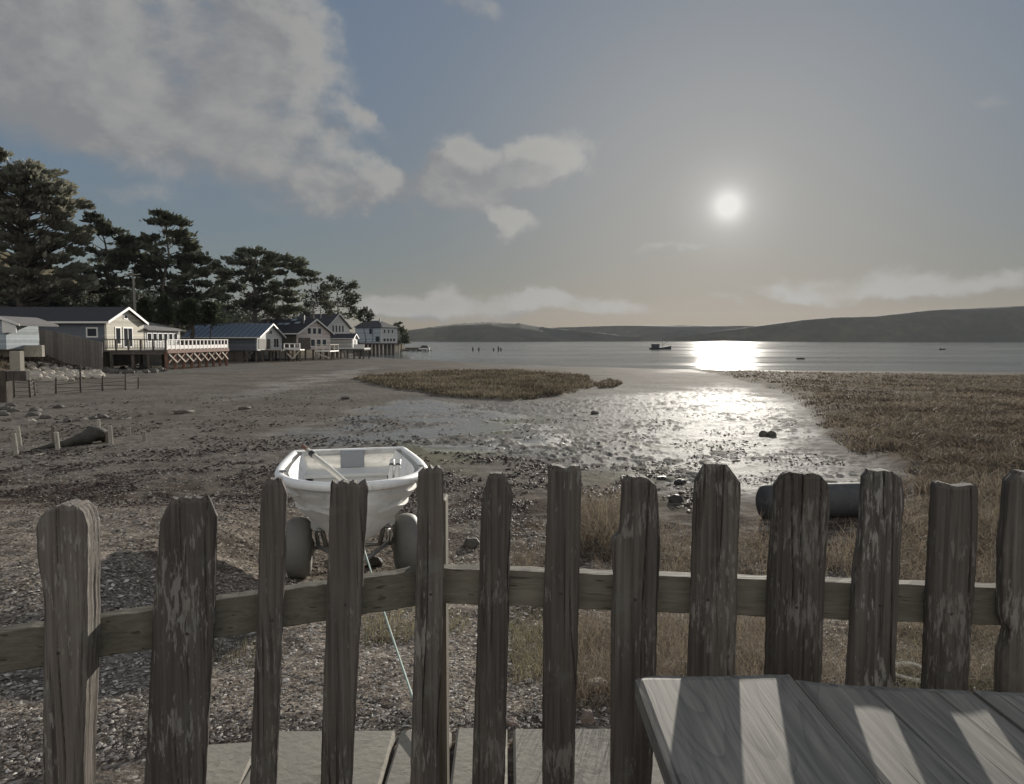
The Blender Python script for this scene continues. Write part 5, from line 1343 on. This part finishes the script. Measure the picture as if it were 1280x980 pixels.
bl = [(232, 317, 8, 3), (244, 315, 9, 3), (238, 324, 14, 4), (252, 328, 8, 4), (230, 332, 16, 6), (247, 340, 14, 6), (235, 350, 20, 7), (225, 362, 22, 8), (250, 360, 16, 7), (240, 372, 22, 7), (262, 368, 10, 6)]
tree('cypress_tree', 'low spiky dark cypress left of the gap of sky before the broad cypress', 102, (238, 393), bl, 'cyp', seed=4, leaf=.6, flat=.4, depth=2.4, trunk_r=.35, group='cypress trees on the hillside', spray=.7)
bl = [(297, 319, 10, 3), (318, 317, 14, 4), (335, 322, 16, 4), (355, 324, 18, 5), (372, 332, 12, 5), (280, 325, 12, 4), (275, 334, 9, 4), (300, 330, 20, 6), (325, 333, 24, 7), (350, 337, 24, 7), (374, 343, 9, 4), (283, 344, 14, 6), (305, 346, 22, 7), (330, 350, 24, 8), (272, 352, 8, 5), (355, 352, 18, 6), (290, 360, 18, 7), (315, 366, 22, 8), (345, 366, 22, 8), (362, 372, 16, 8), (282, 375, 16, 8), (305, 382, 22, 8), (335, 384, 24, 8), (365, 388, 20, 7)]
tree('cypress_tree', 'broad flat-topped dark cypress in the middle of the tree row', 118, (318, 398), bl, 'cyp', seed=5, leaf=.62, flat=.4, depth=4, trunk_r=.55, group='cypress trees on the hillside', spray=.55)
bl = [(388, 352, 9, 4), (400, 358, 11, 4), (392, 368, 12, 5), (405, 372, 10, 5), (385, 380, 12, 6), (400, 386, 14, 6), (378, 390, 12, 5)]
tree('eucalyptus_tree', 'thin-crowned eucalyptus touching the broad cypress on its right', 135, (395, 402), bl, 'euc', 'barkpale', seed=6, leaf=.5, flat=.8, depth=2.5, dens=.8, trunk_r=.28, group='eucalyptus trees behind the houses', spray=.1)
bl = [(418, 350, 7, 3), (412, 358, 7, 4), (428, 354, 8, 4), (437, 358, 7, 4), (424, 363, 9, 5), (435, 370, 9, 5), (442, 377, 5, 4), (428, 378, 11, 6), (438, 388, 8, 5), (425, 392, 11, 6)]
tree('eucalyptus_tree', 'pale-trunked airy eucalyptus standing behind the tall white gable', 150, (430, 408), bl, 'euc', 'barkpale', seed=7, leaf=.5, flat=.9, depth=2.2, dens=.75, trunk_r=.25, group='eucalyptus trees behind the houses', spray=.1)
tree('round_tree', 'small round tree on the skyline behind the hip roof house', 190, (456, 408), [(456, 391, 6, 3), (452, 395, 5, 3), (460, 396, 5, 3), (456, 399, 6, 3)], 'euc', seed=8, leaf=.6, flat=.9, depth=1.2, trunk_r=.2)
tree('shore_tree', 'dark bushy tree at the right end of the house row', 225, (502, 432), [(497, 408, 3, 3), (499, 413, 5, 3), (503, 418, 6, 4), (500, 424, 7, 4), (506, 427, 6, 3)], 'conif', seed=9, leaf=.7, flat=.9, depth=1.5, trunk_r=.2)
cz = [(207, 373, 400, 92, 'young pale-green conifer in front of the slim cypress'), (238, 377, 401, 94, 'young pale-green conifer left of the boathouse roof'), (182, 378, 398, 90, 'young conifer just right of the leaning utility pole'), (140, 370, 392, 92, 'dark shrubby conifer above the cottage roof ridge'), (262, 380, 402, 96, 'young conifer right behind the boathouse roof ridge')]
for i, (px, y0, y1, d, lb) in enumerate(cz):
    bl = []
    n_ = 9
    for j in range(n_):
        y = y0 + (y1 - y0) * j / (n_ - 1); w = 1.5 + 11 * (j / (n_ - 1))
        bl.append((px + rb.uniform(-1, 1), y, w, 2.2)); bl.append((px + rb.uniform(-.6, .6) * w, y + 1, w * .6, 2))
    tree('young_conifer', lb, d, (px, y1 + 1), bl, 'conif', seed=20 + i, leaf=.4, flat=.6, depth=.8, trunk_r=.12, group='young conifers behind the houses', spray=-.2)
tree('round_shrub', 'round golden-green shrub beside the short utility pole', 124, (340, 398), [(340, 390, 5, 3), (338, 394, 6, 3), (343, 394, 5, 3)], 'grass', seed=30, leaf=.4, flat=1, depth=.8, trunk_r=.08)
# scrub below the trees, hillside cover
def scrub(name, n, boxes, label, seed, mat_):
    r = np.random.default_rng(seed); V = []; T = []; tt = []; nv = 0
    for (x0, x1, y0, y1, hh_) in boxes:
        m_ = n // len(boxes); x = x0 + (x1 - x0) * r.random(m_); y = y0 + (y1 - y0) * r.random(m_); k = fbm(x * .18, y * .18 + seed, 3)
        h = hh_ * np.clip(.6 + 1.2 * k, .06, 1.6); z = Hb(x, y) + h * r.random(m_)
        pos = np.stack([x, y, z], 1); dr = r.normal(size=(m_, 3)); dr[:, 2] = np.abs(dr[:, 2]); dr /= np.linalg.norm(dr, axis=1)[:, None]
        sd = np.cross(dr, r.normal(size=(m_, 3))); sd /= np.linalg.norm(sd, axis=1)[:, None]; L_ = .55 * (.5 + r.random(m_)); w = (L_ * .28)[:, None] * sd
        V.append(np.stack([pos, pos + dr * (L_ * .5)[:, None] + w, pos + dr * L_[:, None], pos + dr * (L_ * .5)[:, None] - w], 1).reshape(-1, 3)); i = np.arange(m_) * 4 + nv; nv += 4 * m_
        T.append(np.stack([i, i + 1, i + 2, i + 3], 1)); tt.append(np.repeat(np.clip(.30 - 1.0 * k + .5 * (r.random(m_) - .5), 0, 1), 4))
    return tag(np_mesh(name, np.concatenate(V), np.concatenate(T), mat_, attrs={'tint': np.concatenate(tt)}), label, kind='stuff')
scrub('scrub', 170000, [(-64, -50, 86, 100, 4.5), (-72, -54, 94, 112, 5.5), (-105, -66, 100, 135, 5), (-66, -50, 104, 132, 6), (-82, -46, 130, 170, 7), (-90, -46, 160, 210, 6), (-70, -40, 195, 275, 3)], 'dark scrub covering the hillside behind the houses', 41, M['hillgrass'])

# ------------------------------------------------------------------ light, sky, air, camera
a_, b_ = ray(910, 257); sd = Vector((a_, 1, b_)).normalized()
SUN_EL = math.asin(sd.z); SUN_AZ = math.atan2(sd.x, sd.y)
sl_ = bpy.data.lights.new('sun', 'SUN'); sl_.energy = 2.25; sl_.angle = math.radians(.55); sl_.color = (1, .94, .84)
so = bpy.data.objects.new('sun', sl_); C.objects.link(so); so.rotation_mode = 'QUATERNION'; so.rotation_quaternion = sd.to_track_quat('Z', 'Y'); so.location = (20, 60, 30)

w = bpy.data.worlds.new('World'); bpy.context.scene.world = w; w.use_nodes = True
t = NT(w.node_tree); bg = w.node_tree.nodes['Background']
sky = t.n('ShaderNodeTexSky'); sky.sky_type = 'NISHITA'; sky.sun_disc = False; sky.sun_elevation = SUN_EL; sky.sun_rotation = SUN_AZ
sky.altitude = 0; sky.air_density = 1.0; sky.dust_density = .6; sky.ozone_density = 3.0
bw_ = t.n('ShaderNodeRGBToBW'); t.l(sky.outputs[0], bw_.inputs[0])
KNEE, STR = .7, .112
fac = t.math('DIVIDE', 1.0, t.math('ADD', 1.0, t.math('DIVIDE', bw_.outputs[0], KNEE)))   # highlights roll off as in the tone-mapped sky
vm = t.n('ShaderNodeVectorMath'); vm.operation = 'SCALE'; t.l(sky.outputs[0], vm.inputs[0]); t.l(fac, vm.inputs['Scale'])
bw2 = t.n('ShaderNodeRGBToBW'); t.l(vm.outputs[0], bw2.inputs[0]); grey = t.n('ShaderNodeVectorMath'); grey.operation = 'SCALE'; grey.inputs[0].default_value = (.93, 1.0, 1.09); t.l(bw2.outputs[0], grey.inputs['Scale'])
skyc = t.mix(.42, vm.outputs[0], grey.outputs[0])   # a thin veil of high moisture greys the blue
tc = t.n('ShaderNodeTexCoord'); dirv = tc.outputs['Generated']
sp = t.n('ShaderNodeSeparateXYZ'); t.l(dirv, sp.inputs[0])
az = t.math('ARCTAN2', sp.outputs[0], sp.outputs[1]); el = t.math('ARCSINE', sp.outputs[2])
cv = t.n('ShaderNodeCombineXYZ'); t.l(az, cv.inputs[0]); t.l(el, cv.inputs[1])
dot = t.n('ShaderNodeVectorMath'); dot.operation = 'DOT_PRODUCT'; t.l(dirv, dot.inputs[0]); dot.inputs[1].default_value = sd
def ang(px, py):
    x, z = ray(px, py); v = Vector((x, 1, z)).normalized(); return math.atan2(v.x, v.y), math.asin(v.z)
clouds = [(190, 62, 290, 92, 14, 1.0), (335, 172, 150, 58, 28, .9), (440, 236, 76, 32, 5, .95), (240, 200, 150, 46, 18, .6), (452, 152, 46, 20, 40, .55), (330, 40, 110, 90, 0, .8), (60, 40, 240, 100, 0, .85), (20, 130, 120, 50, 15, .55), (140, 232, 130, 16, 12, .3),
          (570, 190, 48, 30, 0, 1.0), (625, 205, 74, 28, -10, .95), (698, 194, 50, 36, -15, 1.0), (655, 215, 50, 24, 0, .8), (545, 232, 50, 32, 25, .85), (600, 258, 72, 30, 25, .95), (590, 228, 70, 34, 10, .85), (628, 280, 72, 20, 12, .7), (520, 274, 34, 16, 0, .5),
          (600, 380, 190, 24, 0, .75), (690, 370, 80, 18, 0, .75), (770, 382, 100, 14, 0, .6), (520, 384, 80, 16, 0, .5), (1095, 346, 130, 22, 0, .75), (1210, 352, 120, 15, 0, .55), (895, 378, 40, 8, 0, .5), (990, 362, 60, 8, 0, .4), (595, 8, 46, 24, 30, .5), (1232, 130, 26, 14, 0, .35), (840, 312, 50, 8, -5, .25)]
def field(cin):
    """cloud density over azimuth and elevation"""
    nz = t.noise(t.mapping(cin, (1, 1.35, 1)), 4.6, 7, .58, .3); nz2 = t.noise(t.mapping(cin, (1, 1.6, 1), (3, 1, 0)), 14, 6, .62)
    wn_ = t.n('ShaderNodeTexNoise'); wn_.inputs['Scale'].default_value = 6.5; wn_.inputs['Detail'].default_value = 8; wn_.inputs['Roughness'].default_value = .62; t.l(cin, wn_.inputs['Vector'])
    ws = t.n('ShaderNodeVectorMath'); ws.operation = 'SUBTRACT'; t.l(wn_.outputs['Color'], ws.inputs[0]); ws.inputs[1].default_value = (.5, .5, .5)
    wm = t.n('ShaderNodeVectorMath'); wm.operation = 'MULTIPLY'; t.l(ws.outputs[0], wm.inputs[0]); wm.inputs[1].default_value = (.20, .12, 0)
    wa = t.n('ShaderNodeVectorMath'); wa.operation = 'ADD'; t.l(cin, wa.inputs[0]); t.l(wm.outputs[0], wa.inputs[1])
    dens = None
    for (px, py, rx, ry, rot, amt) in clouds:
        ca, ce = ang(px, py)
        mp = t.mapping(wa.outputs[0], (rx / F * 1.25, ry / F * 1.25, 1), (ca, ce, 0), (0, 0, math.radians(-rot)), 'TEXTURE')
        ln = t.n('ShaderNodeVectorMath'); ln.operation = 'LENGTH'; t.l(mp, ln.inputs[0])
        q_ = t.rng(ln.outputs['Value'], 1.0, .1, 0, amt)
        dens = q_ if dens is None else t.math('ADD', dens, q_)
    dens = t.math('MINIMUM', t.math('MULTIPLY', dens, .8), .76)
    dens = t.math('MAXIMUM', dens, behind)   # unseen cloud deck added behind the camera to fill shaded faces
    nn_ = t.math('ADD', t.math('MULTIPLY', t.math('SUBTRACT', nz, .5), 1.9), t.math('MULTIPLY', t.math('SUBTRACT', nz2, .5), .85))
    return t.math('ADD', dens, t.math('MULTIPLY', nn_, t.rng(dens, .0, .25)))
behind = t.math('MULTIPLY', t.rng(sp.outputs[1], .0, -.40), t.rng(sp.outputs[2], .02, .2, .55, 1.0))
dd = field(cv.outputs[0])
# self-shadow: density a little further towards the sun
tos = t.n('ShaderNodeVectorMath'); tos.operation = 'SUBTRACT'; tos.inputs[0].default_value = (SUN_AZ, SUN_EL + .25, 0); t.l(cv.outputs[0], tos.inputs[1])
nrm_ = t.n('ShaderNodeVectorMath'); nrm_.operation = 'NORMALIZE'; t.l(tos.outputs[0], nrm_.inputs[0])
stp = t.n('ShaderNodeVectorMath'); stp.operation = 'SCALE'; t.l(nrm_.outputs[0], stp.inputs[0]); stp.inputs['Scale'].default_value = .038
cv2 = t.n('ShaderNodeVectorMath'); cv2.operation = 'ADD'; t.l(cv.outputs[0], cv2.inputs[0]); t.l(stp.outputs[0], cv2.inputs[1])
dd2 = field(cv2.outputs[0])
lit = t.rng(t.math('SUBTRACT', dd, dd2), -.34, .42)
cl_a = t.rng(dd, .08, .74)
thick = t.rng(dd, .45, 1.2)
CLB = .76
lit = t.math('SUBTRACT', lit, t.math('MULTIPLY', thick, .25), True)
ccol = t.mix(lit, (.86 * CLB, .875 * CLB, .90 * CLB), (1.38 * CLB, 1.36 * CLB, 1.29 * CLB))
bk = t.n('ShaderNodeVectorMath'); bk.operation = 'SCALE'; t.l(ccol, bk.inputs[0]); t.l(t.math('ADD', 1.0, t.math('MULTIPLY', behind, 2.4)), bk.inputs['Scale'])   # added cloud behind is boosted to lift camera-facing surfaces
mixed = t.mix(t.math('MULTIPLY', cl_a, .9), skyc, bk.outputs[0])
# solar disc and the bright aureole round it
g1 = t.math('MINIMUM', t.math('ADD', t.math('MULTIPLY', t.math('POWER', t.math('MAXIMUM', dot.outputs['Value'], 0), 5200), 1.4), t.math('MULTIPLY', t.math('POWER', t.math('MAXIMUM', dot.outputs['Value'], 0), 700), .38)), 1.35)
g2 = t.math('MULTIPLY', t.math('POWER', t.math('MAXIMUM', dot.outputs['Value'], 0), 26), .42)
ag = t.math('ADD', g1, g2)
gv = t.n('ShaderNodeVectorMath'); gv.operation = 'SCALE'; gv.inputs[0].default_value = (1, .985, .94); t.l(ag, gv.inputs['Scale'])
av = t.n('ShaderNodeVectorMath'); av.operation = 'ADD'; t.l(mixed, av.inputs[0]); t.l(gv.outputs[0], av.inputs[1])
t.l(av.outputs[0], bg.inputs['Color']); bg.inputs['Strength'].default_value = STR

HAZE = True
if HAZE:
    m = bpy.data.materials.new('thin_haze'); m.use_nodes = True; nt = m.node_tree
    nt.nodes.remove(nt.nodes['Principled BSDF'])
    pvn = nt.nodes.new('ShaderNodeVolumePrincipled'); pvn.inputs['Color'].default_value = (.9, .93, 1, 1); pvn.inputs['Density'].default_value = .000045; pvn.inputs['Anisotropy'].default_value = 0
    nt.links.new(pvn.outputs[0], nt.nodes['Material Output'].inputs['Volume'])
    mb = MB(); mb.box((-3420, -3420, -12), (3420, 3420, 125))
    tag(mb.build('haze', m), kind='stuff')

sc = bpy.context.scene
cd = bpy.data.cameras.new('camera'); cam = bpy.data.objects.new('camera', cd); C.objects.link(cam)
cam.location = (0, 0, E); cam.rotation_euler = (math.pi / 2 - PITCH, 0, 0)
cd.sensor_fit = 'HORIZONTAL'; cd.sensor_width = 36; cd.lens = F / 1280 * 36; cd.shift_y = -10 / 1280; cd.clip_start = .05; cd.clip_end = 20000
sc.camera = cam
sc.view_settings.view_transform = 'Standard'; sc.view_settings.look = 'None'; sc.view_settings.gamma = 1; sc.view_settings.exposure = 1.62
sc.view_settings.use_curve_mapping = False
sc.render.engine = 'CYCLES'; sc.cycles.use_denoising = True
sc.cycles.max_bounces = 6; sc.cycles.volume_bounces = 0; sc.cycles.caustics_reflective = False; sc.cycles.caustics_refractive = False
sc.cycles.sample_clamp_indirect = 4
sc.render.resolution_x = 1024; sc.render.resolution_y = 784
